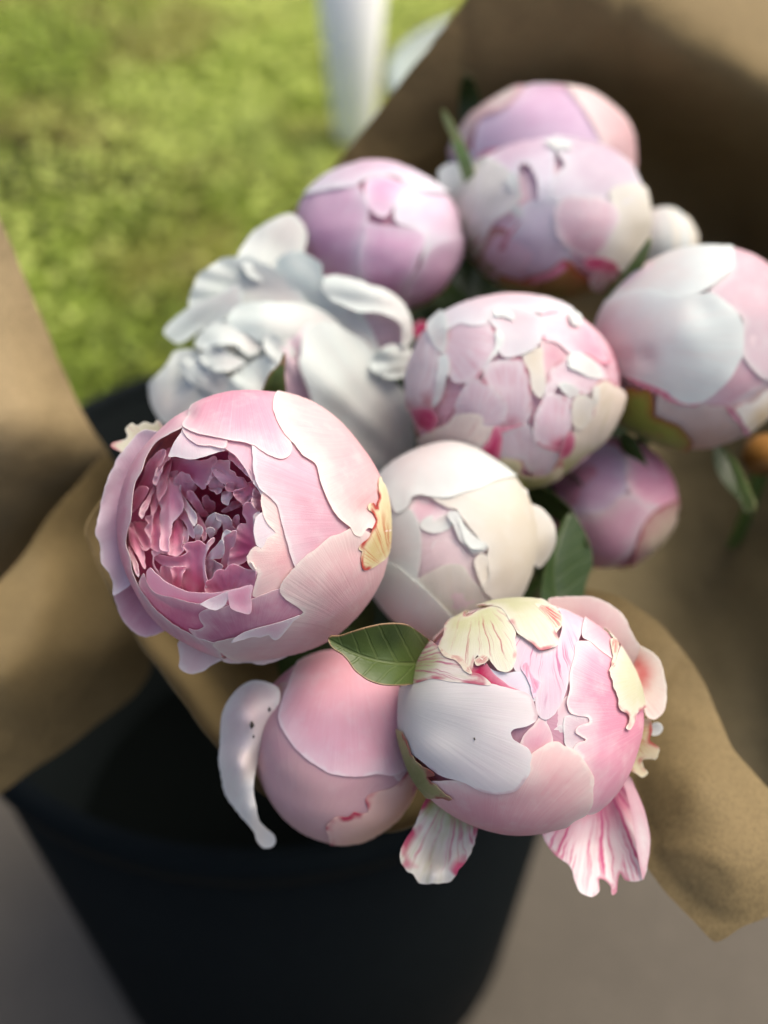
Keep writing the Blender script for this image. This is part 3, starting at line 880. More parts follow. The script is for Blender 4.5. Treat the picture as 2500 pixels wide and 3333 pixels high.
ip([(390, 420), (388, 600), (372, 700), (332, 780), (312, 900), (302, 980), (302, 1055), (270, 1012), (243, 960), (245, 920), (272, 880), (238, 820), (250, 795), (290, 790), (300, 700), (290, 640), (340, 540)], (400, 420), -.17, -.40)
ip([(110, 860), (250, 870), (250, 950), (290, 1010), (302, 1060), (292, 1140), (252, 1172), (214, 1160), (170, 1050), (125, 940)], (110, 840), -.20, -.36)
ip([(80, 860), (112, 890), (152, 1000), (202, 1100), (232, 1200), (242, 1300), (237, 1364), (190, 1290), (130, 1190), (80, 1090), (60, 980)], (40, 880), -.07, -.22)
ip([(70, 1110), (130, 1230), (160, 1330), (166, 1452), (140, 1410), (100, 1300), (70, 1220)], (40, 1080), -.035, -.15, innp)
ip([(385, 650), (416, 700), (412, 760), (402, 850), (406, 960), (407, 1080), (397, 1182), (330, 1162), (296, 1110), (296, 1000), (306, 900), (336, 780), (366, 690)], (340, 620), -.16, -.42)
ip([(480, 340), (540, 308), (592, 308), (566, 370), (548, 440), (602, 480), (632, 560), (652, 650), (642, 730), (592, 810), (542, 880), (522, 960), (502, 1010), (497, 1090), (497, 1182), (460, 1172), (413, 1150), (403, 1050), (408, 900), (398, 800), (416, 710), (388, 650), (428, 570), (468, 500), (484, 420)], (500, 360), -.10, -.34, innp)
ip([(556, 400), (600, 330), (636, 314), (670, 340), (712, 345), (742, 400), (772, 450), (802, 486), (780, 520), (740, 560), (700, 600), (660, 620), (620, 540), (580, 480), (543, 442)], (680, 660), -.28, -.60, innp)
ip([(600, 806), (642, 850), (667, 930), (667, 1000), (642, 1090), (632, 1130), (652, 1160), (622, 1200), (575, 1227), (540, 1222), (490, 1205), (494, 1110), (500, 1020), (525, 950), (556, 870)], (580, 780), -.16, -.44)
ip([(640, 715), (700, 758), (732, 830), (752, 900), (763, 960), (762, 1034), (718, 1000), (680, 900), (650, 850), (600, 800)], (630, 690), -.22, -.46, innp)
ip([(660, 900), (702, 980), (707, 1050), (692, 1092), (645, 1100), (650, 1000)], (650, 880), -.23, -.4, innp)
ip([(618, 466), (632, 560), (682, 620), (722, 680), (762, 740), (792, 800), (798, 860), (772, 912), (738, 860), (698, 770), (646, 690), (612, 560)], (650, 640), -.20, -.38, innw)
ip([(720, 518), (762, 550), (802, 610), (852, 680), (882, 730), (927, 778), (900, 800), (850, 800), (790, 730), (730, 650), (686, 596)], (840, 840), -.36, -.70)
ip([(796, 755), (852, 830), (882, 880), (897, 950), (904, 1034), (868, 1070), (838, 960), (798, 880), (786, 800)], (800, 740), -.30, -.52)
ip([(872, 582), (912, 570), (942, 620), (992, 660), (1004, 700), (960, 760), (900, 750), (868, 650)], (960, 790), -.55, -.85)
ip([(768, 930), (790, 900), (820, 892), (852, 920), (857, 970), (837, 1020), (826, 1075), (788, 1075), (778, 1000)], (810, 1110), -.16, -.3, innw)
ip([(893, 945), (930, 918), (972, 924), (994, 960), (987, 1000), (952, 1044), (918, 1000)], (950, 1070), -.18, -.34, innw)
ip([(928, 790), (992, 758), (1002, 830), (1052, 860), (1057, 890), (1022, 950), (1002, 994), (960, 940), (890, 935), (900, 850)], (940, 980), -.28, -.45, innw)
ip([(1000, 758), (1062, 790), (1132, 800), (1192, 870), (1182, 900), (1232, 952), (1150, 965), (1088, 965), (1072, 870), (1008, 830)], (1120, 1000), -.30, -.5, innw)
ip([(1140, 100), (1250, 140), (1312, 180), (1372, 290), (1420, 410), (1320, 345), (1240, 262), (1190, 205), (1145, 180)], (1350, 60), -.10, -.22, innp)
ip([(1005, 195), (1090, 190), (1152, 198), (1142, 290), (1202, 322), (1232, 372), (1302, 376), (1342, 432), (1420, 410), (1400, 520), (1200, 500), (1050, 420), (965, 330), (955, 280)], (1420, 560), -.20, -.40, innp)
ip([(955, 330), (1000, 294), (1062, 320), (1132, 350), (1202, 350), (1252, 380), (1302, 400), (1340, 450), (1300, 540), (1180, 500), (1090, 440), (1050, 380), (1010, 360), (950, 405), (920, 462), (886, 472), (925, 400)], (1300, 580), -.27, -.50)
ip([(945, 400), (1000, 354), (1042, 375), (1062, 420), (1094, 480), (1062, 510), (1000, 505), (940, 490)], (1020, 560), -.33, -.5, innp)
ip([(1098, 472), (1140, 428), (1202, 440), (1296, 490), (1262, 514), (1202, 532), (1118, 518)], (1300, 540), -.28, -.42)
ip([(1080, 538), (1132, 528), (1194, 560), (1172, 610), (1132, 684), (1084, 662), (1062, 610)], (1180, 500), -.32, -.42, innw)
ip([(930, 500), (1000, 488), (1084, 500), (1062, 540), (1010, 562), (984, 532)], (1000, 440), -.36, -.5, innp)
ip([(1195, 540), (1300, 488), (1430, 430), (1430, 520), (1384, 612), (1342, 652), (1312, 694), (1268, 642)], (1450, 480), -.25, -.35)
ip([(1420, 490), (1482, 550), (1520, 590), (1500, 700), (1474, 744), (1438, 722), (1386, 632), (1398, 570)], (1560, 620), -.13, -.25, innp)
ip([(1066, 742), (1130, 700), (1180, 636), (1254, 636), (1300, 690), (1232, 712), (1150, 750), (1110, 764)], (1320, 660), -.55, -.7)
ip([(1176, 874), (1210, 798), (1247, 788), (1260, 860), (1250, 930), (1200, 940)], (1230, 980), -.42, -.6, innp)
ip([(1296, 700), (1328, 658), (1382, 656), (1424, 710), (1474, 750), (1430, 800), (1440, 900), (1450, 1000), (1450, 1150), (1370, 1250), (1260, 1320), (1140, 1345), (1142, 1260), (1158, 1150), (1200, 1090), (1222, 960), (1250, 888), (1332, 880), (1326, 830), (1282, 770)], (1500, 1150), -.17, -.36, lift=.02)
ip([(1158, 968), (1224, 958), (1210, 1080), (1180, 1160), (1160, 1280), (1150, 1345), (1090, 1410), (1010, 1390), (1056, 1300), (1088, 1150), (1083, 1050), (1100, 1000)], (1100, 1440), -.22, -.42, innp)
ip([(1000, 1120), (1060, 1050), (1110, 948), (1164, 964), (1092, 1040), (1098, 1160), (1062, 1252), (990, 1258), (898, 1262), (928, 1200), (968, 1150)], (940, 1290), -.08, -.16, innw)
ip([(903, 1100), (950, 1048), (988, 1028), (988, 1070), (944, 1122), (912, 1172), (890, 1250), (882, 1320), (897, 1440), (915, 1500), (925, 1605), (880, 1510), (864, 1350), (866, 1250), (886, 1180)], (900, 1620), -.09, -.12, innp, lift=.01)
ip([(900, 1500), (950, 1480), (1000, 1400), (1040, 1374), (1090, 1380), (1150, 1328), (1202, 1316), (1252, 1340), (1322, 1370), (1440, 1388), (1440, 1460), (1420, 1550), (1300, 1580), (1100, 1640), (1000, 1650), (910, 1640)], (1150, 1750), -.12, -.3, inn)
ip([(895, 1265), (960, 1256), (1024, 1300), (1076, 1340), (1020, 1400), (965, 1480), (930, 1500), (878, 1430), (870, 1320)], (960, 1540), -.26, -.36, pkd)
ip([(336, 1240), (380, 1218), (470, 1230), (560, 1240), (622, 1228), (694, 1186), (650, 1130), (692, 1088), (772, 1080), (800, 1060), (852, 1070), (908, 1120), (892, 1200), (874, 1300), (888, 1420), (930, 1640), (850, 1660), (750, 1660), (650, 1620), (640, 1480), (650, 1400), (682, 1352), (560, 1352), (470, 1342), (390, 1302)], (760, 1760), -.19, -.40, inn)
ip([(306, 1180), (332, 1230), (320, 1300), (350, 1380), (400, 1460), (430, 1490), (500, 1570), (570, 1610), (590, 1540), (560, 1480), (540, 1400), (500, 1345), (420, 1335), (402, 1440), (380, 1400), (340, 1300), (345, 1235), (400, 1200), (494, 1202), (470, 1176)], (480, 1640), -.22, -.34, innp)
ip([(515, 1356), (560, 1348), (684, 1352), (642, 1430), (637, 1520), (664, 1620), (600, 1610), (556, 1570), (528, 1440)], (600, 1660), -.17, -.3, inn)
ip([(1408, 800), (1472, 746), (1500, 850), (1512, 980), (1520, 1094), (1440, 1084), (1418, 990), (1412, 900)], (1560, 1000), -.10, -.2, innw)
ip([(1336, 1250), (1400, 1158), (1442, 1118), (1484, 1148), (1490, 1220), (1466, 1322), (1448, 1376), (1388, 1310)], (1520, 1250), -.05, -.1, pkc)
back_petals(A, pkc, .96)
stem(A, grn, sep)

# ------------------------------------------------------------------ B: streaked bud in front
B = Bloom('peony', 'pale pink half open peony with torn cream and crimson outer petals', (1280, 1920), .5425, (765, 748), (738, 705), .345, (920, 830), rz=.95, step=13, lay=.42, lf=.28, dents=((370, 860, 130, -.026), (300, 640, 120, .018), (250, 960, 90, .014), (1130, 420, 70, .012), (1250, 1000, 90, .012)))
core(B, .935, coreP)
b1 = shell(B, [(735, 600), (790, 613), (830, 640), (852, 700), (870, 750), (855, 790), (800, 820), (722, 838), (706, 858), (716, 892), (770, 930), (815, 960), (832, 1000), (822, 1050), (826, 1085), (792, 1140), (740, 1200), (700, 1213), (600, 1216), (540, 1200), (450, 1150), (300, 1100), (180, 1000), (60, 930), (-70, 800), (-90, 600), (0, 440), (120, 430), (250, 500), (400, 522), (550, 553), (650, 580)], 1.0,
      petal_mat('petal_white_rose_rim', (.86, .86, .80), (.87, .81, .80), (.89, .88, .86), ew=1.0, vein=.10, red=(.50, .03, .14), ra=.3, rw=.8), (-110, 620), lift=.012, ruffle=1.5)
shell(B, [(835, 985), (870, 960), (940, 925), (1000, 918), (1040, 945), (1100, 968), (1150, 1018), (1182, 1080), (1212, 1140), (1205, 1200), (1196, 1290), (1152, 1350), (1060, 1412), (980, 1560), (600, 1560), (280, 1380), (180, 1150), (350, 1130), (600, 1130), (800, 1080)], .985, pkc, (560, 1650), lift=.016, ruffle=1.8)
shell(B, [(1098, 316), (1085, 400), (1060, 500), (1066, 600), (1049, 680), (1080, 740), (1130, 755), (1190, 768), (1196, 790), (1120, 828), (1110, 860), (1150, 890), (1172, 905), (1110, 938), (1094, 965), (1140, 1010), (1120, 1180), (1160, 1340), (1330, 1300), (1580, 980), (1680, 650), (1520, 330), (1340, 330), (1220, 330), (1150, 312)], .968, pk, (1680, 720), lift=.016, ruffle=1.8)
shell(B, [(1152, 155), (1128, 220), (1132, 290), (1165, 312), (1330, 420), (1440, 300), (1330, 120), (1220, 90)], .975, pk, (1450, 120), lift=.014)
shell(B, [(1040, 762), (1086, 750), (1250, 760), (1260, 1010), (1150, 1010), (1094, 968), (1050, 950), (1036, 870), (1034, 800)], .945, whp, (1300, 900), lift=.012)
shell(B, [(1320, 300), (1372, 305), (1335, 400), (1318, 460), (1300, 490), (1310, 530), (1330, 590), (1355, 620), (1362, 680), (1372, 722), (1420, 740), (1432, 770), (1405, 832), (1425, 842), (1452, 800), (1480, 740), (1600, 650), (1640, 450), (1520, 250), (1380, 180), (1290, 200)], 1.012, crg, (1650, 480), lift=.016, ruffle=4)
shell(B, [(430, 150), (520, 110), (600, 90), (660, 120), (700, 190), (735, 260), (730, 300), (740, 380), (716, 480), (690, 500), (640, 490), (592, 440), (560, 400), (540, 430), (510, 400), (490, 440), (470, 502), (440, 470), (400, 410), (330, 400), (276, 340), (300, 260), (330, 140), (420, 40)], 1.014, crr, (480, -40), lift=.014, ruffle=3)
shell(B, [(640, 100), (700, 190), (742, 270), (800, 310), (880, 366), (940, 356), (986, 335), (990, 300), (974, 270), (1006, 190), (985, 138), (900, 60), (830, -20), (700, -60), (520, -40), (480, 60)], 1.026, crg, (640, -90), lift=.014, ruffle=3)
shell(B, [(270, 336), (330, 398), (400, 430), (450, 490), (520, 510), (590, 570), (400, 560), (250, 540), (150, 560), (20, 580), (-60, 430), (140, 270)], 1.004,
      petal_mat('petal_green_pink', (.36, .44, .10), (.80, .74, .70), (.84, .80, .72), ew=.8, streak=(.52, .12, .24), sa=.8, sr=(.35, .98), red=(.5, .03, .12), ra=.8, rw=.9, t0=.25, t1=.6), (-60, 430), lift=.01)
shell(B, [(725, 285), (790, 300), (880, 370), (960, 350), (1010, 230), (985, 120), (1160, 150), (1130, 250), (1102, 330), (1082, 420), (1062, 520), (1042, 620), (1002, 700), (962, 760), (920, 780), (880, 762), (854, 690), (860, 620), (882, 550), (840, 595), (790, 500), (735, 490)], .955, pks, (930, 0), lift=.012)
shell(B, [(538, 434), (590, 480), (680, 502), (760, 492), (792, 490), (822, 580), (842, 622), (852, 665), (760, 660), (680, 600), (600, 525)], .948, lilp, (640, 640), lift=.01)
shell(B, [(470, 480), (540, 425), (610, 510), (700, 580), (770, 610), (640, 660), (470, 570)], .962, mag, (500, 500), lift=.006)
shell(B, [(760, 930), (850, 800), (880, 768), (920, 800), (952, 840), (964, 920), (880, 1000), (800, 1000)], .942, pk, (820, 1050), lift=.01)
shell(B, [(870, 770), (1000, 690), (1060, 630), (1100, 750), (1042, 780), (1032, 842), (960, 842), (918, 830)], .934, whp, (1080, 620), lift=.01)
shell(B, [(955, 832), (1000, 815), (1036, 815), (1050, 965), (960, 950)], .924, pk, (1010, 1000), lift=.01)
shell(B, [(1000, 822), (1024, 812), (1032, 864), (1012, 860)], .936, whp, (1040, 900), lift=.01, step=8)
for p_, s_, b_ in (([(765, 470), (800, 425), (832, 500), (872, 540), (888, 556), (862, 620), (846, 645), (824, 580), (792, 512)], .985, (790, 400)),
                   ([(268, 332), (340, 388), (412, 402), (476, 506), (440, 486), (390, 436), (310, 400)], 1.03, (250, 330)),
                   ([(850, 84), (950, 112), (1000, 150), (1008, 196), (976, 274), (952, 206), (900, 150)], 1.038, (840, 60)),
                   ([(490, 430), (540, 395), (575, 420), (545, 445), (505, 460)], 1.024, (480, 470)),
                   ([(1300, 300), (1345, 296), (1342, 380), (1322, 468), (1302, 492), (1312, 400)], 1.022, (1330, 260))):
    shell(B, p_, s_, magc if s_ > 1 else magr, b_, lift=.002, ruffle=5)
# guard petals and sepals round the back
free(B, [(930, 60), (1100, 38), (1200, 44), (1310, 88), (1392, 170), (1432, 250), (1482, 340), (1560, 460), (1450, 600), (1200, 300), (1000, 180)], -.3, -.25, pkc, (1200, 400), ruffle=2, cup=-.15)
free(B, [(1440, 330), (1500, 342), (1560, 380), (1610, 450), (1632, 540), (1640, 660), (1620, 730), (1570, 778), (1530, 770), (1500, 700), (1420, 600)], -.35, -.1, petal_mat('petal_coral_white', (.70, .22, .22), (.86, .76, .70), (.90, .87, .82), ew=2, t0=.25, t1=.6), (1400, 500), cup=-.1, ruffle=2)
free(B, [(1440, 760), (1500, 780), (1530, 770), (1556, 850), (1540, 900), (1590, 950), (1596, 990), (1570, 1020), (1520, 1010), (1490, 1030), (1530, 1100), (1490, 1122), (1440, 1090), (1390, 1100), (1360, 1060), (1380, 900)], -.3, -.15, sepy, (1400, 850), ruffle=6, amp=.05)
free(B, [(1540, 830), (1560, 800), (1600, 800), (1620, 830), (1605, 862), (1570, 876), (1545, 868)], -.3, -.25, wh, (1530, 840), ruffle=1)
shell(B, [(40, 830), (110, 900), (140, 980), (200, 1040), (262, 1085), (266, 1102), (230, 1112), (300, 1180), (372, 1242), (300, 1230), (150, 1220), (20, 1080), (-20, 900)], 1.03, petal_mat('sepal_rim', (.22, .27, .05), (.52, .48, .18), (.62, .50, .28), ew=.8, red=(.4, .05, .05), ra=.9, rw=1.0), (60, 1200), lift=.02, ruffle=4, name='sepal')
# two long petals hanging under the bud, in the wider view
b2 = Bloom.__new__(Bloom); b2.__dict__.update(B.__dict__)
b2.org = (1200, 1850); b2.k = .66305; b2.mouth = np.array((650., 900.)); b2.n = 300
free(b2, [(370, 1060), (280, 1140), (232, 1250), (190, 1320), (156, 1400), (160, 1440), (190, 1490), (225, 1512), (244, 1541), (310, 1546), (400, 1540), (424, 1520), (442, 1480), (500, 1400), (530, 1300), (546, 1210), (600, 1130), (500, 1050)], 0, 0,
     petal_mat('petal_hanging', (.36, .40, .09), (.86, .83, .76), (.84, .80, .74), ew=.5, ea=.5, streak=(.62, .14, .26), sa=.75, sr=(.42, .86), sth=.54, t0=.3, t1=.55, red=(.58, .05, .16), ra=.95, rw=2.4), (440, 1000),
     ctrl=[(440, 1050, -.3), (280, 1140, .0), (530, 1300, .02), (156, 1400, .12), (340, 1300, -.16), (330, 1430, -.06), (330, 1500, .10), (244, 1541, .04), (400, 1540, .04), (442, 1480, .14)], ruffle=3, crease=.10)
free(b2, [(1000, 1180), (850, 1280), (868, 1340), (910, 1402), (990, 1462), (1014, 1540), (1040, 1590), (1098, 1612), (1130, 1590), (1132, 1522), (1160, 1530), (1188, 1562), (1195, 1603), (1214, 1594), (1222, 1532), (1234, 1492), (1262, 1530), (1340, 1530), (1368, 1450), (1340, 1300), (1290, 1150), (1250, 1030), (1150, 1080)], 0, 0, whs, (1130, 960),
     ctrl=[(1130, 1080, -.45), (850, 1290, -.15), (1100, 1350, -.42), (1340, 1400, -.22), (1100, 1610, -.12), (1200, 1600, -.15), (1340, 1530, -.1), (990, 1462, -.16)], ruffle=1.5, crease=.07)
free(b2, [(1240, 1005), (1262, 1090), (1290, 1200), (1310, 1340), (1335, 1480), (1345, 1530), (1372, 1440), (1382, 1320), (1352, 1180), (1310, 1080), (1280, 1020)], -.3, -.08, petal_mat('petal_white_pinkedge', (.80, .55, .60), (.88, .84, .82), (.70, .30, .40), ew=.8, ea=.6), (1240, 980), ruffle=1)
sp = simple_mat('speck_dark', (.03, .025, .02), .6)
for (x, y) in ((168, 740), (487, 893)):
    q = B.px([(x, y)]); n_ = B.dirs(q, 1.0)
    c = B.place(n_, np.array([1.003]))[0]
    rr = .0009 if x == 168 else .0004
    V = [c + np.array(v) * rr for v in ((1, 0, 0), (-.5, .4, 0), (0, 1.8, .3), (0, -1.6, .2), (0, 0, 1), (0, 0, -1))]
    new_obj('speck', V, [(0, 2, 4), (2, 1, 4), (1, 3, 4), (3, 0, 4), (2, 0, 5), (1, 2, 5), (3, 1, 5), (0, 3, 5)], sp, B.root).name
back_petals(B, pkc, .96)
stem(B, grn, sep)

# ------------------------------------------------------------------ C: closed pink bud with one petal fallen open
Cb = Bloom('peony', 'smooth pink peony bud with one outer petal curled away beside it', (650, 1950), .4822, (955, 980), (600, 660), .372, (900, 1000), step=16, lay=.5, lf=.35)
core(Cb, .945, coreP)
shell(Cb, [(665, 370), (602, 560), (532, 760), (542, 840), (600, 940), (660, 1020), (760, 1100), (850, 1160), (960, 1190), (1080, 1196), (1200, 1180), (1300, 1190), (1420, 1140), (1700, 1000), (1680, 450), (1300, 150), (900, 100), (720, 250)], 1.0, petal_mat('petal_lilac_pink', (.74, .44, .50), (.79, .52, .60), (.82, .74, .76), ew=2.5), (1000, 60), lift=.016)
shell(Cb, [(560, 560), (480, 700), (300, 1100), (380, 1500), (700, 1790), (1200, 1790), (1620, 1420), (1560, 1000), (1000, 850), (650, 600)], .975, petal_mat('petal_salmon', (.74, .46, .46), (.74, .42, .48), (.82, .62, .60), ew=2), (650, 1850), lift=.01)
shell(Cb, [(1118, 1360), (1150, 1325), (1210, 1308), (1310, 1270), (1430, 1150), (1620, 1080), (1730, 1300), (1520, 1640), (1200, 1850), (900, 1780), (870, 1600), (850, 1540), (880, 1500), (930, 1465), (1000, 1472), (1040, 1440), (1090, 1452), (1138, 1440), (1132, 1392)], .992, petal_mat('petal_peach', (.78, .58, .46), (.80, .56, .52), (.84, .66, .60), ew=1.5, red=(.5, .03, .1), ra=.9, rw=1.6), (1400, 1850), lift=.014)
shell(Cb, [(1310, 1180), (1360, 1160), (1430, 1130), (1400, 1190), (1340, 1230)], .988, pkd, (1450, 1100), lift=.004)
shell(Cb, [(420, 540), (500, 430), (600, 330), (690, 300), (640, 460), (590, 600), (540, 690), (450, 640)], .965, pkd, (680, 250), lift=.01)
free(Cb, [(440, 556), (350, 550), (262, 600), (182, 700), (150, 780), (136, 950), (131, 1100), (150, 1250), (202, 1370), (262, 1450), (332, 1530), (370, 1580), (392, 1640), (430, 1680), (480, 1682), (512, 1650), (502, 1600), (452, 1552), (402, 1490), (382, 1400), (362, 1280), (392, 1100), (432, 960), (472, 850), (542, 670), (532, 600)], 0, 0,
     petal_mat('petal_folded', (.80, .60, .60), (.84, .80, .72), (.87, .85, .78), ew=3, trans=.25), (540, 560),
     ctrl=[(480, 560, .40), (262, 600, .30), (136, 950, .05), (300, 800, .66), (450, 850, .50), (270, 1100, .60), (400, 1100, .34), (202, 1370, .0), (310, 1400, .46), (430, 1680, .15), (510, 1640, .2), (540, 670, .52)], ruffle=2.5, amp=.02, crease=.16)
free(Cb, [(560, 1430), (640, 1500), (760, 1580), (860, 1640), (940, 1640), (960, 1560), (860, 1480), (700, 1380)], -.1, .1, sepy, (750, 1400), ruffle=3)
leaf(Cb, [(865, 268), (880, 252), (940, 250), (1020, 225), (1100, 200), (1250, 170), (1400, 175), (1480, 220), (1580, 310), (1600, 450), (1500, 560), (1400, 580), (1330, 582), (1230, 576), (1130, 540), (1050, 480), (1000, 410), (960, 370), (900, 330), (876, 300)], (1600, 420), (862, 270),
     [(865, 270, .318), (1100, 200, .318), (1050, 470, .318), (1250, 330, .325), (1400, 180, .322), (1330, 580, .322), (1600, 420, .352)], lf)
leaf(Cb, [(860, 130), (950, 30), (1100, -40), (1180, 60), (1160, 200), (1000, 280), (880, 260)], (1150, 250), (900, 60), [(860, 130, .40), (1100, -40, .40), (1000, 280, .405), (1160, 200, .41)], lfd)
back_petals(Cb, pkc, .95)
stem(Cb, grn, sep)

# ------------------------------------------------------------------ D: cream peony in the middle
D = Bloom('peony', 'cream white peony just opening between the pink blooms', (1100, 1400), .4822, (745, 765), (600, 690), .405, (760, 800), step=16)
core(D, .945, coreW)
shell(D, [(330, 420), (392, 560), (470, 512), (500, 450), (552, 434), (620, 445), (740, 456), (850, 430), (960, 400), (1040, 360), (1220, 300), (1080, 0), (600, -90), (220, 0), (80, 320), (200, 540)], 1.0, wh, (500, -100), lift=.02, ruffle=1.5)
shell(D, [(620, 440), (740, 520), (800, 540), (842, 600), (902, 680), (962, 750), (1006, 790), (1002, 850), (1012, 1000), (975, 1065), (1020, 1120), (1200, 1330), (1480, 1000), (1480, 500), (1200, 250), (1000, 330), (850, 400)], .985, whc, (1500, 750), lift=.022, ruffle=2)
shell(D, [(540, 1010), (620, 958), (700, 914), (780, 904), (842, 914), (892, 990), (952, 1050), (1010, 1085), (1140, 1200), (1050, 1560), (700, 1620), (560, 1350)], .972, whc, (820, 1700), lift=.02, ruffle=1)
shell(D, [(345, 888), (420, 920), (500, 980), (602, 1070), (682, 1150), (742, 1210), (778, 1254), (820, 1600), (380, 1640), (20, 1250), (20, 950), (180, 860)], 1.005, wh, (300, 1650), lift=.05, lw=2.5, ruffle=1.5)
shell(D, [(385, 560), (482, 528), (530, 600), (556, 700), (562, 800), (552, 920), (542, 1000), (620, 1100), (400, 980), (150, 980), (80, 700), (250, 500)], .98, wh, (60, 760), lift=.016, ruffle=1)
shell(D, [(480, 520), (550, 430), (720, 500), (800, 530), (720, 580), (640, 620), (560, 650), (490, 600)], .945, whp, (600, 380), lift=.02)
shell(D, [(555, 622), (720, 548), (795, 560), (762, 650), (692, 692), (600, 684), (560, 660)], .955, wh, (700, 520), lift=.02)
shell(D, [(545, 670), (690, 680), (770, 640), (900, 800), (820, 890), (650, 930), (540, 1030)], .93, lil, (700, 1000), lift=.01)
shell(D, [(640, 760), (720, 740), (800, 760), (860, 820), (800, 880), (700, 900), (650, 860)], .945, whp, (760, 960), lift=.01)
shell(D, [(745, 560), (802, 552), (856, 650), (932, 720), (1006, 790), (900, 826), (862, 790), (802, 700), (768, 640)], .975, wh, (960, 640), lift=.05, ruffle=4)
shell(D, [(800, 590), (880, 690), (980, 780), (900, 800), (850, 740)], .99, wh, (960, 640), lift=.05, ruffle=4)
shell(D, [(918, 880), (960, 828), (1004, 850), (1016, 1000), (984, 1066), (940, 980)], .98, whc, (1080, 960), lift=.03)
free(D, [(1218, 400), (1250, 388), (1282, 410), (1280, 480), (1382, 530), (1460, 640), (1472, 750), (1432, 850), (1352, 932), (1312, 880), (1250, 852), (1226, 700), (1212, 520)], 0, 0, whc, (1330, 930), ctrl=[(1220, 400, .35), (1280, 420, .30), (1220, 650, .46), (1340, 650, .28), (1470, 700, .16), (1340, 920, .10), (1250, 850, .42)], ruffle=1.5)
back_petals(D, wh, .95)
stem(D, grn, sep)
leaf(D, [(1560, 560), (1640, 640), (1700, 760), (1720, 900), (1680, 1020), (1640, 1160), (1380, 1160), (1380, 1020), (1420, 860), (1480, 700)], (1500, 1250), (1560, 560), [(1560, 560, .42), (1380, 1100, .405), (1660, 1100, .42), (1720, 900, .425), (1530, 850, .415)], lfd)
leaf(D, [(1260, 360), (1400, 400), (1560, 520), (1659, 700), (1700, 800), (1560, 680), (1400, 560), (1270, 480)], (1240, 400), (1700, 800), [(1260, 380, .44), (1700, 800, .42), (1450, 450, .435), (1450, 600, .44)], lfd)

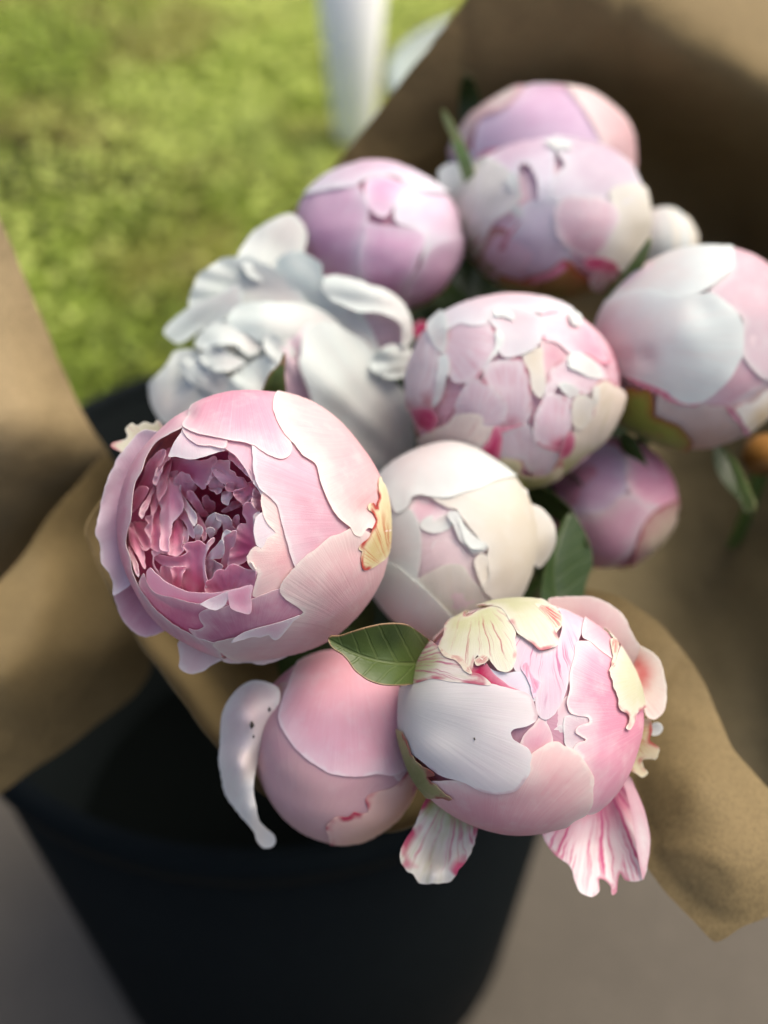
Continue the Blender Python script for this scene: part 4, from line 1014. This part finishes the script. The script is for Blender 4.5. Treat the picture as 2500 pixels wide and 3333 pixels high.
# ------------------------------------------------------------------ E: tight many-petalled bud
E = Bloom('peony', 'tight round peony bud of many small white petals with crimson seams', (1280, 920), .4822, (808, 735), (735, 665), .43, (780, 560), step=16, lay=.6, lf=.5)
core(E, .965, petal_mat('bud_heart_seams', (.50, .06, .14), (.76, .58, .64), (.7, .5, .55), t0=.35, t1=.6))
EP = [
 ([(680, 180), (800, 168), (900, 190), (1000, 270), (1002, 350), (950, 440), (860, 480), (742, 492), (702, 420), (722, 340), (680, 300), (648, 230)], 1.005, petal_mat('petal_pearl', (.74, .56, .60), (.73, .71, .74), (.81, .83, .82), ew=1.4), (800, 60), .02),
 ([(350, 230), (480, 60), (700, -30), (1000, 0), (1200, 150), (1180, 215), (1000, 222), (850, 180), (660, 190), (640, 280), (560, 300), (470, 280), (370, 330)], .99, petal_mat('petal_pearl', (.74, .56, .60), (.73, .71, .74), (.81, .83, .82), ew=1.4), (780, -80), .016),
 ([(360, 280), (640, 270), (702, 350), (742, 340), (738, 430), (642, 545), (560, 650), (420, 660), (345, 520), (352, 380)], .985, whq, (250, 300), .016),
 ([(0, 720), (60, 470), (220, 340), (300, 372), (312, 500), (302, 600), (342, 640), (292, 800), (262, 862), (120, 870)], .998, whr, (120, 960), .018),
 ([(640, 560), (742, 528), (852, 520), (902, 600), (922, 720), (912, 900), (862, 962), (740, 965), (700, 740), (620, 660)], .985, whq, (800, 1050), .016),
 ([(540, 648), (592, 658), (682, 730), (762, 820), (757, 880), (722, 965), (640, 990), (500, 960), (370, 950), (425, 830), (478, 720)], .998, whq, (480, 1080), .018),
 ([(366, 960), (420, 900), (500, 884), (602, 910), (610, 970), (692, 978), (692, 1020), (662, 1060), (602, 1100), (562, 1160), (480, 1240), (300, 1180), (180, 1060), (290, 990)], 1.012, petal_mat('petal_cream_pink', (.62, .22, .22), (.85, .77, .70), (.89, .86, .78), ew=1.5, t0=.1, t1=.45), (300, 1300), .022),
 ([(728, 1000), (900, 955), (1000, 1080), (1134, 1140), (1112, 1200), (1042, 1284), (960, 1292), (900, 1244), (860, 1200), (722, 1190), (700, 1100)], .99, whq, (940, 1380), .016),
 ([(958, 900), (1000, 800), (1040, 754), (1110, 764), (1184, 790), (1197, 900), (1184, 1050), (1132, 1132), (1040, 1112), (960, 1062), (948, 980)], 1.012, whq, (1110, 1180), .024),
 ([(1210, 800), (1250, 758), (1312, 774), (1344, 830), (1334, 930), (1282, 992), (1230, 974), (1206, 880)], 1.03, whc, (1270, 1060), .03),
 ([(1330, 760), (1350, 700), (1400, 668), (1452, 690), (1520, 740), (1620, 900), (1600, 1150), (1480, 1350), (1300, 1450), (1100, 1440), (1090, 1300), (1140, 1170), (1210, 1050), (1232, 980), (1344, 900)], .998, petal_mat('petal_cream_base', (.42, .40, .08), (.83, .74, .62), (.88, .83, .76), ew=1.4, red=(.5, .04, .1), ra=.7, t0=.15, t1=.6), (1280, 1500), .02),
 ([(600, 1270), (690, 1192), (800, 1188), (874, 1210), (862, 1290), (960, 1302), (1042, 1284), (1130, 1170), (1120, 1330), (980, 1460), (750, 1440), (620, 1350)], 1.006, petal_mat('petal_green_base', (.30, .33, .05), (.78, .70, .46), (.84, .74, .56), ew=1.5, t0=.25, t1=.75, red=(.5, .05, .08), ra=.6), (880, 1480), .02),
 ([(1000, 240), (1180, 220), (1290, 270), (1390, 420), (1450, 540), (1340, 540), (1200, 490), (1100, 410), (1010, 390)], .985, petal_mat('petal_hot_seam', (.76, .36, .48), (.84, .66, .70), (.88, .82, .83), ew=1.5, red=(.66, .10, .22), ra=.7, rw=1.2), (1450, 400), .03),
 ([(1005, 385), (1100, 400), (1194, 470), (1176, 560), (1084, 600), (1052, 700), (1010, 750), (1000, 600), (990, 480)], .972, pk, (1230, 420), .02),
 ([(880, 490), (1000, 448), (1012, 560), (1022, 700), (992, 774), (950, 742), (918, 600)], .995, whc, (940, 400), .02),
 ([(1050, 640), (1090, 560), (1150, 518), (1234, 480), (1344, 520), (1420, 600), (1440, 690), (1334, 744), (1260, 744), (1180, 690), (1120, 690), (1060, 765), (1024, 745)], .99, whq, (1400, 800), .03),
 ([(1180, 500), (1240, 480), (1350, 540), (1400, 640), (1330, 640), (1240, 600), (1180, 570)], 1.01, wh, (1420, 620), .03),
 ([(290, 440), (254, 320), (290, 230), (330, 203), (366, 240), (376, 320), (352, 420), (330, 474), (300, 450)], 1.03, wh, (310, 500), .05),
 ([(308, 580), (330, 500), (360, 488), (380, 540), (362, 650), (312, 790), (268, 834), (296, 700)], 1.02, wh, (280, 880), .04),
 ([(1178, 230), (1210, 203), (1262, 240), (1252, 296), (1194, 284)], 1.03, wh, (1260, 330), .04),
 ([(1108, 690), (1150, 673), (1254, 740), (1212, 774), (1150, 744)], 1.012, wh, (1260, 780), .03),
 ([(1338, 780), (1345, 700), (1372, 700), (1380, 780), (1360, 840)], 1.012, whc, (1360, 900), .03),
 ([(700, 330), (735, 345), (745, 400), (700, 470), (640, 540), (690, 440)], 1.002, wh, (620, 420), .04),
 ([(680, 200), (740, 180), (812, 220), (812, 252), (740, 230), (690, 235)], 1.02, wh, (700, 120), .03)]
for (p, sh_, m_, b_, l_) in EP:
    shell(E, grow(p, 1.04), sh_, m_, b_, lift=l_ * .8, ruffle=2, amp=.017)
for (p, b_) in (([(130, 860), (260, 850), (300, 940), (250, 1010), (160, 960)], (120, 1000)), ([(640, 1060), (700, 960), (730, 1000), (720, 1180), (640, 1270), (560, 1180)], (600, 1280)), ([(1120, 1150), (1200, 1010), (1230, 1040), (1190, 1180), (1130, 1190)], (1120, 1260)), ([(700, 985), (790, 965), (890, 950), (800, 985), (730, 1010)], (650, 1010))):
    shell(E, p, 1.032, mag, b_, lift=.008, amp=.017)
back_petals(E, pkc, .955)
stem(E, grn, sep)

# ------------------------------------------------------------------ F: white bud with a green heart shaped sepal
Fb = Bloom('peony', 'large white peony bud with heart shaped green sepal at its base', (1860, 760), .425, (960, 880), (800, 790), .445, (1350, 900), step=18, dents=((900, 780, 160, .03), (560, 950, 70, -.035), (400, 950, 60, -.025), (1000, 560, 90, -.022)))
core(Fb, .945, coreW)
shell(Fb, [(820, 490), (950, 468), (1080, 468), (1200, 540), (1290, 650), (1322, 800), (1312, 930), (1232, 1080), (1100, 1230), (1000, 1290), (900, 1302), (780, 1252), (650, 1160), (520, 1120), (400, 1090), (240, 1050), (60, 850), (60, 650), (300, 480), (600, 420)], 1.0, wh, (40, 800), lift=.02, amp=.01)
shell(Fb, [(800, 500), (1000, 450), (1122, 370), (1224, 283), (1200, 50), (900, -60), (450, 50), (80, 450), (250, 640), (600, 600)], .985, wh, (300, 100), lift=.016)
shell(Fb, [(1224, 280), (1100, 400), (1040, 490), (1300, 640), (1320, 940), (1500, 1125), (1760, 1100), (1850, 600), (1600, 150), (1300, 0), (1150, 40)], .97, whp, (1700, 100), lift=.016)
shell(Fb, [(1310, 900), (1500, 1128), (1480, 1175), (1350, 1245), (1200, 1345), (1000, 1340), (880, 1280), (1150, 1000)], .96, whp, (1450, 1300), lift=.012)
shell(Fb, [(690, 1210), (850, 1296), (1000, 1304), (1100, 1312), (1192, 1330), (1252, 1420), (1372, 1560), (1340, 1760), (900, 1800), (640, 1560), (660, 1350)], .985, petal_mat('petal_peach_white', (.74, .50, .40), (.83, .70, .66), (.87, .80, .76), ew=1.6, red=(.5, .05, .1), ra=.8), (1050, 1800), lift=.016)
shell(Fb, [(1236, 1342), (1290, 1310), (1380, 1310), (1506, 1210), (1720, 1150), (1740, 1450), (1450, 1700), (1370, 1560), (1320, 1460), (1290, 1390)], 1.0, petal_mat('petal_white_gold', (.80, .66, .40), (.88, .84, .76), (.90, .90, .87), ew=2.5, red=(.5, .05, .1), ra=.5), (1560, 1600), lift=.03)
for p_ in ([(430, 1100), (560, 1135), (700, 1190), (850, 1290), (1000, 1300), (960, 1322), (840, 1315), (690, 1228), (540, 1165)], [(1195, 1322), (1260, 1380), (1330, 1470), (1390, 1570), (1355, 1580), (1300, 1490), (1225, 1410)]):
    shell(Fb, p_, 1.012, mag, None, lift=.0, ruffle=4)
shell(Fb, [(392, 1260), (420, 1190), (470, 1170), (540, 1190), (590, 1176), (632, 1230), (648, 1300), (646, 1374), (704, 1400), (800, 1450), (882, 1530), (930, 1610), (850, 1700), (700, 1740), (520, 1680), (380, 1540), (360, 1350)], 1.015, sep, (480, 1760), lift=.02, name='sepal')
free(Fb, [(330, 1150), (360, 1080), (400, 1080), (436, 1130), (400, 1200), (360, 1232)], -.1, .0, wh, (420, 1260), ruffle=1)
back_petals(Fb, wh, .95)
stem(Fb, grn, sep)
leaf(Fb, [(600, 30), (590, 120), (550, 240), (480, 340), (400, 440), (300, 530), (240, 590), (250, 520), (340, 380), (450, 230), (530, 120)], (220, 640), (605, 20), [(600, 30, .425), (400, 440, .455), (240, 590, .475), (450, 230, .44), (560, 220, .432)], lfl, crease=.004)
leaf(Fb, [(400, 1520), (470, 1560), (540, 1680), (580, 1780), (500, 1730), (420, 1690), (370, 1600)], (380, 1500), (585, 1785), [(400, 1520, .44), (580, 1780, .43), (420, 1690, .44), (500, 1620, .435)], lfd)
leaf(Fb, [(1090, 1640), (1180, 1640), (1260, 1740), (1330, 1880), (1390, 2020), (1400, 2120), (1350, 2140), (1280, 2040), (1180, 1930), (1100, 1800)], (1100, 1600), (1390, 2150), [(1100, 1640, .47), (1390, 2100, .455), (1180, 1930, .465), (1330, 1880, .465)], lfd)
leaf(Fb, [(1180, 1660), (1260, 1740), (1340, 1900), (1400, 2060), (1400, 2130), (1350, 2140), (1310, 2040), (1250, 1880)], (1180, 1640), (1390, 2150), [(1200, 1680, .46), (1390, 2100, .445), (1300, 1950, .452), (1260, 1740, .456)], lfl)

# ------------------------------------------------------------------ G, H: buds at the back
G = Bloom('peony', 'blush white peony bud with green and crimson base, before another bud', (1400, 220), .4581, (880, 1080), (690, 560), .50, (800, 950), step=20)
core(G, .945, petal_mat('bud_heart_rosy', (.56, .10, .16), (.80, .64, .72), (.8, .6, .65), t0=.25, t1=.5))
GP = [
 ([(540, 740), (600, 860), (642, 920), (562, 1010), (442, 1095), (382, 1200), (280, 1360), (140, 1350), (80, 1100), (250, 800), (430, 690)], 1.0, petal_mat('petal_white_greenbase', (.34, .38, .10), (.82, .80, .76), (.88, .88, .84), ew=2, t0=.1, t1=.5), (150, 1450)),
 ([(645, 1060), (562, 1150), (522, 1250), (500, 1400), (500, 1600), (700, 1660), (960, 1420), (985, 1270), (922, 1200), (908, 1100), (922, 960), (760, 960), (660, 990)], .985, lilp, (640, 1750)),
 ([(420, 660), (600, 500), (800, 460), (860, 540), (872, 700), (862, 850), (832, 955), (780, 955), (760, 800), (702, 700), (652, 700), (642, 860), (550, 760)], .98, lilp, (600, 420)),
 ([(860, 540), (1000, 480), (1300, 580), (1480, 850), (1320, 970), (1100, 940), (950, 940), (852, 930), (868, 800), (962, 700), (902, 620)], .985, lilp, (1300, 500)),
 ([(906, 1000), (960, 938), (1100, 928), (1250, 948), (1324, 1050), (1262, 1200), (1210, 1340), (1100, 1340), (1000, 1285), (916, 1180)], 1.01, whp, (1200, 1450)),
 ([(1280, 900), (1470, 850), (1700, 1050), (1700, 1330), (1500, 1450), (1300, 1400), (1190, 1340), (1280, 1200), (1332, 1060)], .995, whc, (1700, 1350)),
 ([(670, 1535), (850, 1460), (972, 1388), (1052, 1450), (1132, 1500), (1230, 1560), (1150, 1800), (900, 1850), (680, 1720)], 1.0, petal_mat('sepal_orange', (.24, .28, .05), (.45, .30, .12), (.55, .10, .08), ew=2.5, ea=.8), (920, 1850)),
 ([(270, 1340), (382, 1185), (442, 1150), (530, 1170), (490, 1350), (510, 1500), (420, 1680), (220, 1560)], .98, petal_mat('petal_cream_crimson', (.30, .32, .08), (.74, .62, .50), (.50, .04, .09), ew=3.0, ea=.9), (300, 1650)),
 ([(560, 790), (590, 760), (626, 780), (640, 850), (620, 900), (580, 870)], 1.02, wh, (640, 940)),
 ([(580, 990), (610, 970), (640, 1000), (640, 1050), (605, 1060)], 1.02, wh, (650, 1100)),
 ([(830, 545), (880, 520), (960, 540), (1000, 585), (930, 590), (860, 575)], 1.01, wh, (900, 500)),
 ([(1130, 1480), (1180, 1440), (1260, 1440), (1320, 1480), (1260, 1510), (1200, 1570), (1150, 1560)], 1.03, whs, (1300, 1400))]
for (p, sh_, m_, b_) in GP:
    shell(G, grow(p, 1.07), sh_, m_, b_, lift=.022, ruffle=2, amp=.022)
shell(G, [(1100, 1370), (1180, 1350), (1320, 1390), (1330, 1450), (1200, 1430), (1110, 1430)], 1.035, mag, (1350, 1420), lift=.008, amp=.022)
shell(G, [(640, 1090), (560, 1150), (500, 1230), (450, 1330), (490, 1420), (520, 1280), (580, 1170)], 1.018, mag, (480, 1400), lift=.008, amp=.022)
shell(G, [(670, 1560), (740, 1500), (850, 1460), (960, 1390), (975, 1420), (880, 1500), (760, 1540)], 1.02, mag, (700, 1600), lift=.008, amp=.022)
back_petals(G, wh, .95)
stem(G, grn, sep)

H = Bloom('peony', 'lilac pink peony bud against the back of the kraft paper', (1400, 220), .4581, (790, 680), (665, 560), .56, (780, 620), step=22)
core(H, .945, coreP)
for (p, sh_, m_, b_) in (
 ([(390, 340), (520, 300), (610, 230), (660, 150), (800, 60), (1000, 100), (1200, 350), (1250, 700), (1000, 1000), (600, 950), (300, 700), (330, 450)], .985, petal_mat('petal_lavender', (.64, .46, .60), (.68, .57, .70), (.76, .7, .78), ew=3), (800, 0)),
 ([(100, 560), (200, 300), (400, 120), (560, 60), (660, 140), (590, 260), (480, 325), (380, 362), (300, 470), (200, 640)], 1.0, petal_mat('petal_white_pinkseam', (.7, .5, .5), (.80, .76, .72), (.60, .16, .30), ew=2.5, ea=.6), (150, 200)),
 ([(960, 100), (1250, 200), (1560, 700), (1480, 1000), (1280, 900), (1200, 500), (1050, 250)], 1.0, petal_mat('petal_dusk', (.66, .44, .46), (.74, .62, .62), (.8, .74, .72), ew=3), (1600, 500)),
 ([(60, 700), (120, 520), (240, 560), (330, 700), (300, 900), (100, 900)], .995, lilp, (40, 900))):
    shell(H, p, sh_, m_, b_, lift=.022, ruffle=2, amp=.024)
back_petals(H, lilp, .95)
stem(H, grn, sep)
leaf(H, [(80, 290), (130, 340), (190, 440), (250, 560), (300, 700), (320, 850), (290, 900), (240, 800), (190, 640), (140, 480), (90, 360)], (310, 950), (75, 280), [(80, 290, .50), (190, 440, .49), (300, 700, .485), (310, 900, .49), (190, 640, .488)], lfl, crease=.002)
leaf(H, [(215, 120), (240, 60), (280, 60), (330, 150), (360, 250), (300, 400), (220, 400), (200, 250)], (280, 450), (260, 50), [(215, 120, .56), (330, 150, .56), (280, 400, .57), (260, 60, .55)], lfd)

# ------------------------------------------------------------------ I: lilac bud, J: open white bloom
I = Bloom('peony', 'round lilac peony bud beside the open white bloom', (450, 480), .66305, (1175, 455), (420, 378), .495, (1180, 370), step=20)
core(I, .945, coreP)
for (p, sh_, m_, b_) in (
 ([(1100, 650), (1080, 560), (1110, 420), (1122, 368), (1180, 380), (1300, 390), (1402, 420), (1372, 560), (1312, 700), (1280, 900), (1080, 860)], .992, lil, (1190, 950)),
 ([(740, 480), (730, 390), (780, 290), (870, 200), (1060, 180), (1132, 300), (1124, 370), (1092, 520), (1082, 680), (950, 760), (800, 680)], .98, lil, (750, 650)),
 ([(1128, 160), (1200, 138), (1282, 160), (1324, 200), (1272, 260), (1212, 342), (1168, 332), (1115, 260)], .985, lil, (1220, 60)),
 ([(820, 230), (880, 140), (1060, 50), (1250, 20), (1480, 60), (1530, 210), (1332, 194), (1272, 140), (1130, 152), (1060, 192), (950, 205)], 1.0, lilp, (1150, -20)),
 ([(1318, 205), (1490, 180), (1640, 330), (1620, 500), (1440, 490), (1390, 570), (1400, 420), (1260, 360), (1270, 255)], .985, lilp, (1650, 300)),
 ([(1300, 820), (1340, 650), (1400, 550), (1450, 478), (1650, 440), (1660, 720), (1450, 900)], .998, lil, (1600, 850))):
    shell(I, p, sh_, m_, b_, lift=.025, ruffle=1.5, amp=.017)
free(I, [(1475, 110), (1510, 84), (1560, 78), (1602, 112), (1604, 200), (1574, 300), (1550, 350), (1500, 330), (1480, 200)], -.3, .05, wh, (1530, 380), ruffle=1)
free(I, [(1350, 900), (1360, 860), (1400, 850), (1440, 880), (1430, 930), (1380, 950)], .1, .2, mag, (1420, 980), ruffle=2)
back_petals(I, lilp, .95)
stem(I, grn, sep)

J = Bloom('peony', 'full blown white peony with loose frilled petals', (450, 480), .66305, (720, 1020), (560, 430), .465, (390, 990), rz=.8, step=18)
core(J, .45, wh)
whx = petal_mat('petal_milk', (.64, .60, .58), (.65, .71, .68), (.72, .77, .74), ew=3)
def jp(p, c, m_=whx, ruffle=5, amp=.03, **kw):
    free(J, p, 0, 0, m_, kw.pop('base', None), ctrl=c, ruffle=ruffle, amp=amp, crease=.09, **kw)
jp([(490, 540), (540, 440), (640, 362), (760, 325), (830, 420), (790, 560), (720, 680), (560, 640)], [(540, 440, -.1), (760, 325, -.2), (700, 600, .0), (790, 560, -.1), (490, 540, .1)])
jp([(250, 770), (262, 700), (300, 620), (380, 566), (500, 530), (620, 570), (740, 650), (840, 800), (650, 860), (450, 860), (320, 840)], [(250, 770, .15), (380, 566, .15), (620, 570, .18), (840, 800, .25), (450, 860, .2), (500, 680, .05)])
jp([(690, 540), (760, 508), (850, 540), (908, 575), (905, 630), (1020, 700), (1120, 850), (1180, 1010), (950, 950), (800, 850), (690, 690)], [(760, 508, .32), (905, 600, .38), (1120, 850, .3), (1180, 1010, .3), (800, 850, .2), (690, 690, .15), (900, 750, .22)])
jp([(900, 690), (920, 636), (1000, 628), (1100, 660), (1220, 700), (1300, 762), (1342, 850), (1338, 965), (1300, 972), (1292, 870), (1200, 815), (1060, 800), (980, 765)], [(920, 636, .42), (1100, 660, .42), (1300, 762, .42), (1338, 960, .42), (1200, 815, .55), (1292, 870, .52), (980, 765, .46)], amp=.01)
jp([(1020, 760), (1200, 780), (1300, 850), (1310, 980), (1220, 1010), (1140, 1030), (1080, 900)], [(1020, 760, .3), (1300, 850, .32), (1310, 980, .3), (1140, 1030, .2)], whp)
jp([(128, 895), (200, 820), (300, 755), (400, 715), (488, 672), (510, 760), (440, 830), (322, 890), (242, 940), (190, 965), (148, 935)], [(128, 895, .1), (300, 755, .2), (488, 672, .3), (440, 830, .3), (190, 965, .15)])
jp([(440, 880), (470, 785), (560, 762), (700, 760), (860, 780), (990, 880), (900, 980), (760, 1000), (640, 990), (540, 920)], [(470, 785, .38), (700, 760, .42), (990, 880, .38), (760, 1000, .55), (540, 920, .5), (650, 870, .55)])
jp([(275, 960), (330, 888), (420, 848), (490, 885), (570, 900), (630, 965), (545, 1025), (480, 972), (400, 962), (330, 1000)], [(275, 960, .42), (420, 848, .42), (630, 965, .52), (480, 972, .60), (400, 962, .58)], lift=.06)
jp([(615, 965), (640, 915), (722, 955), (770, 1000), (722, 1066), (640, 1020)], [(640, 915, .6), (770, 1000, .62), (640, 1020, .66)], lift=.05)
jp([(325, 995), (390, 968), (482, 1030), (526, 1050), (452, 1096), (380, 1096), (296, 1035)], [(325, 995, .55), (390, 968, .56), (526, 1050, .66), (380, 1096, .66)], lift=.06)
jp([(355, 1000), (390, 985), (430, 1000), (420, 1030), (380, 1035)], [(355, 1000, .60), (430, 1000, .62), (390, 1035, .64)], lift=.05, m_=whp)
jp([(425, 1170), (500, 1090), (580, 1040), (690, 1025), (710, 1100), (680, 1300), (450, 1320)], [(425, 1170, .60), (580, 1040, .68), (700, 1100, .66), (680, 1300, .5), (450, 1320, .5), (550, 1180, .72)])
jp([(55, 1150), (110, 1098), (150, 1050), (170, 1005), (260, 990), (332, 1055), (404, 1106), (460, 1200), (400, 1340), (130, 1360), (60, 1250)], [(55, 1150, .25), (170, 1005, .3), (332, 1055, .5), (460, 1200, .55), (130, 1360, .3), (250, 1180, .48)])
jp([(200, 1060), (290, 1030), (380, 1090), (440, 1130), (430, 1230), (340, 1200), (260, 1150)], [(200, 1060, .45), (380, 1090, .62), (430, 1230, .6), (260, 1150, .55)], lift=.05)
jp([(795, 1070), (830, 890), (900, 850), (990, 880), (1120, 960), (1180, 1060), (1260, 1140), (1330, 1250), (1330, 1600), (1150, 1600), (900, 1400), (840, 1200)], [(795, 1070, .72), (900, 850, .5), (1120, 960, .42), (1260, 1140, .36), (1330, 1600, .1), (950, 1150, .68), (1150, 1250, .5), (900, 1400, .55)], amp=.02)
jp([(1140, 1050), (1180, 998), (1250, 966), (1332, 985), (1345, 1060), (1304, 1122), (1220, 1130), (1150, 1100)], [(1140, 1050, .5), (1250, 966, .45), (1345, 1060, .4), (1220, 1130, .55)], amp=.01)
jp([(680, 1030), (730, 950), (850, 870), (840, 1060), (880, 1300), (680, 1320)], [(680, 1030, .64), (850, 870, .58), (880, 1300, .5), (680, 1320, .5)], whp)
leaf(J, [(716, 1006), (720, 1100), (715, 1250), (600, 1260), (620, 1170), (650, 1110), (690, 1060)], (650, 1350), (717, 1000), [(716, 1006, .388), (715, 1250, .395), (600, 1260, .395), (660, 1130, .389)], lf, crease=.003)
back_petals(J, wh, .80, th0=1.6)
stem(J, grn, sep)

# ------------------------------------------------------------------ K, L, M: buds tucked low at the side
Kb = Bloom('peony', 'small pink peony bud tucked low beneath the white bud', (1860, 760), .425, (300, 2060), (510, 520), .475, (100, 1900), step=20)
core(Kb, .945, coreP)
for (p, sh_, m_, b_) in (
 ([(-200, 1900), (100, 1650), (350, 1640), (420, 1800), (420, 1960), (330, 2080), (270, 2120), (0, 2150), (-200, 2100)], .985, lil, (-300, 1900)),
 ([(400, 1560), (600, 1500), (900, 1800), (860, 2100), (640, 2150), (430, 1960), (410, 1760)], .995, pk, (900, 1700)),
 ([(270, 2110), (420, 1990), (560, 2060), (700, 2100), (560, 2210), (420, 2480), (100, 2650), (-100, 2500), (0, 2200)], 1.0, pk, (200, 2700)),
 ([(560, 2200), (690, 2080), (860, 2050), (900, 2250), (700, 2500), (470, 2620), (480, 2400)], 1.01, petal_mat('petal_cream_crimson2', (.60, .52, .26), (.78, .62, .46), (.52, .05, .12), ew=3.0, ea=.85), (850, 2500))):
    shell(Kb, p, sh_, m_, b_, lift=.02, ruffle=1.5, amp=.02)
back_petals(Kb, pkc, .95)
stem(Kb, grn, sep)
L = Bloom('peony', 'pale greenish white bud half hidden behind the white bud', (0, 0), 1.0, (2150, 800), (120, 125), .545, (2150, 780), step=18)
core(L, .945, coreW)
for (p, m_) in (([(2020, 700), (2110, 660), (2210, 690), (2240, 800), (2200, 900), (2060, 900)], wh), ([(2180, 660), (2290, 740), (2280, 900), (2200, 920), (2190, 780)], whc)):
    shell(L, p, 1.0, m_, None, lift=.03, ruffle=1)
back_petals(L, wh, .95)
stem(L, grn, sep)
Mb = Bloom('peony', 'amber brown withered bud against the paper below the white bud', (0, 0), 1.0, (2490, 1480), (75, 70), .50, (2490, 1460), step=14)
amber = petal_mat('bud_amber', (.20, .09, .02), (.34, .17, .05), (.42, .24, .08))
core(Mb, .945, amber)
for p in ([(2400, 1440), (2480, 1390), (2540, 1440), (2530, 1520), (2440, 1540)], [(2430, 1520), (2520, 1500), (2580, 1560), (2500, 1600), (2420, 1580)]):
    shell(Mb, p, 1.0, amber, None, lift=.03, ruffle=1)
back_petals(Mb, amber, .95)
stem(Mb, grn, sep, foot=Mb.C + np.array((.01, .02, -.30)))

# ------------------------------------------------------------------ dark leaves added on the stems to deepen the shade between blooms
def gap_shade_leaves(bl, n, seed):
    r = np.random.RandomState(seed)
    ax = FOOT - bl.C; ax /= np.linalg.norm(ax)
    ok = np.array([(720, 470), (1000, 330), (1230, 330), (1380, 560), (1340, 640), (1300, 900), (1240, 1120), (1150, 1300), (930, 1370), (720, 1300), (600, 1350), (480, 1150), (480, 900)], float) * 2500 / 1659
    done = 0
    for k in range(60):
        if done >= n: break
        p0 = bl.C + ax * (bl.R.mean() * 1.0 + .03 + .03 * r.rand())
        a = r.rand() * 6.283
        b = np.cross(ax, RIGHT); b /= np.linalg.norm(b); c = np.cross(ax, b)
        out = b * math.cos(a) + c * math.sin(a)
        d = out * .85 - ax * .25 + r.normal(size=3) * .1; d /= np.linalg.norm(d)
        tp = (p0 + d * .07 - CAMN)
        dz = -(tp @ BACK)
        if not inside(ok, np.array([[1250 + tp @ RIGHT / dz / K, 1666.5 - tp @ UP / dz / K]]))[0]:
            continue
        done += 1
        side = np.cross(d, ax); side /= np.linalg.norm(side)
        nrm = np.cross(side, d)
        Lf = .055 + .02 * r.rand(); W = .013 + .005 * r.rand()
        V = []; F = []; AX = []
        nv, nu = 10, 6
        for j in range(nv + 1):
            v = j / nv
            w = W * math.sin(math.pi * min(1, v * .95 + .03)) ** .8 + .0006
            for i in range(nu + 1):
                u = i / nu * 2 - 1
                V.append(p0 + d * Lf * v + side * u * w + nrm * (.25 * w * u * u - .012 * v * v))
                AX.append((v, u * w / Lf, 0))
        for j in range(nv):
            for i in range(nu):
                q_ = j * (nu + 1) + i
                F.append((q_, q_ + 1, q_ + nu + 2, q_ + nu + 1))
        AX = np.array(AX)
        o = new_obj('leaf', V, F, lfd, bl.root, {'t': AX[:, 0], 'e': np.full(len(V), 5.0), 'pc': AX, 'ax': AX})
        solid(o, .0004)
for i_, (b_, n_) in enumerate(((A, 3), (Cb, 2), (E, 5), (Fb, 4), (G, 5), (H, 3), (I, 4), (J, 3), (Kb, 2))):
    gap_shade_leaves(b_, n_, 50 + i_)

for (x, y, dx, r_) in ((350, 855, .6, .0010), (362, 930, .4, .0005), (468, 748, .4, .0007)):
    px_ = Cb.px([(x, y)])[0]
    c = P(px_[0], px_[1], Cb.d - .66 * Cb.R[2])
    V = [c + np.array(v) * r_ for v in ((1, 0, 0), (-.6, .3, 0), (0, 1.7, .3), (0, -1.5, .2), (0, 0, .6), (0, 0, -.6))]
    new_obj('speck', V, [(0, 2, 4), (2, 1, 4), (1, 3, 4), (3, 0, 4), (2, 0, 5), (1, 2, 5), (3, 1, 5), (0, 3, 5)], sp, Cb.root)
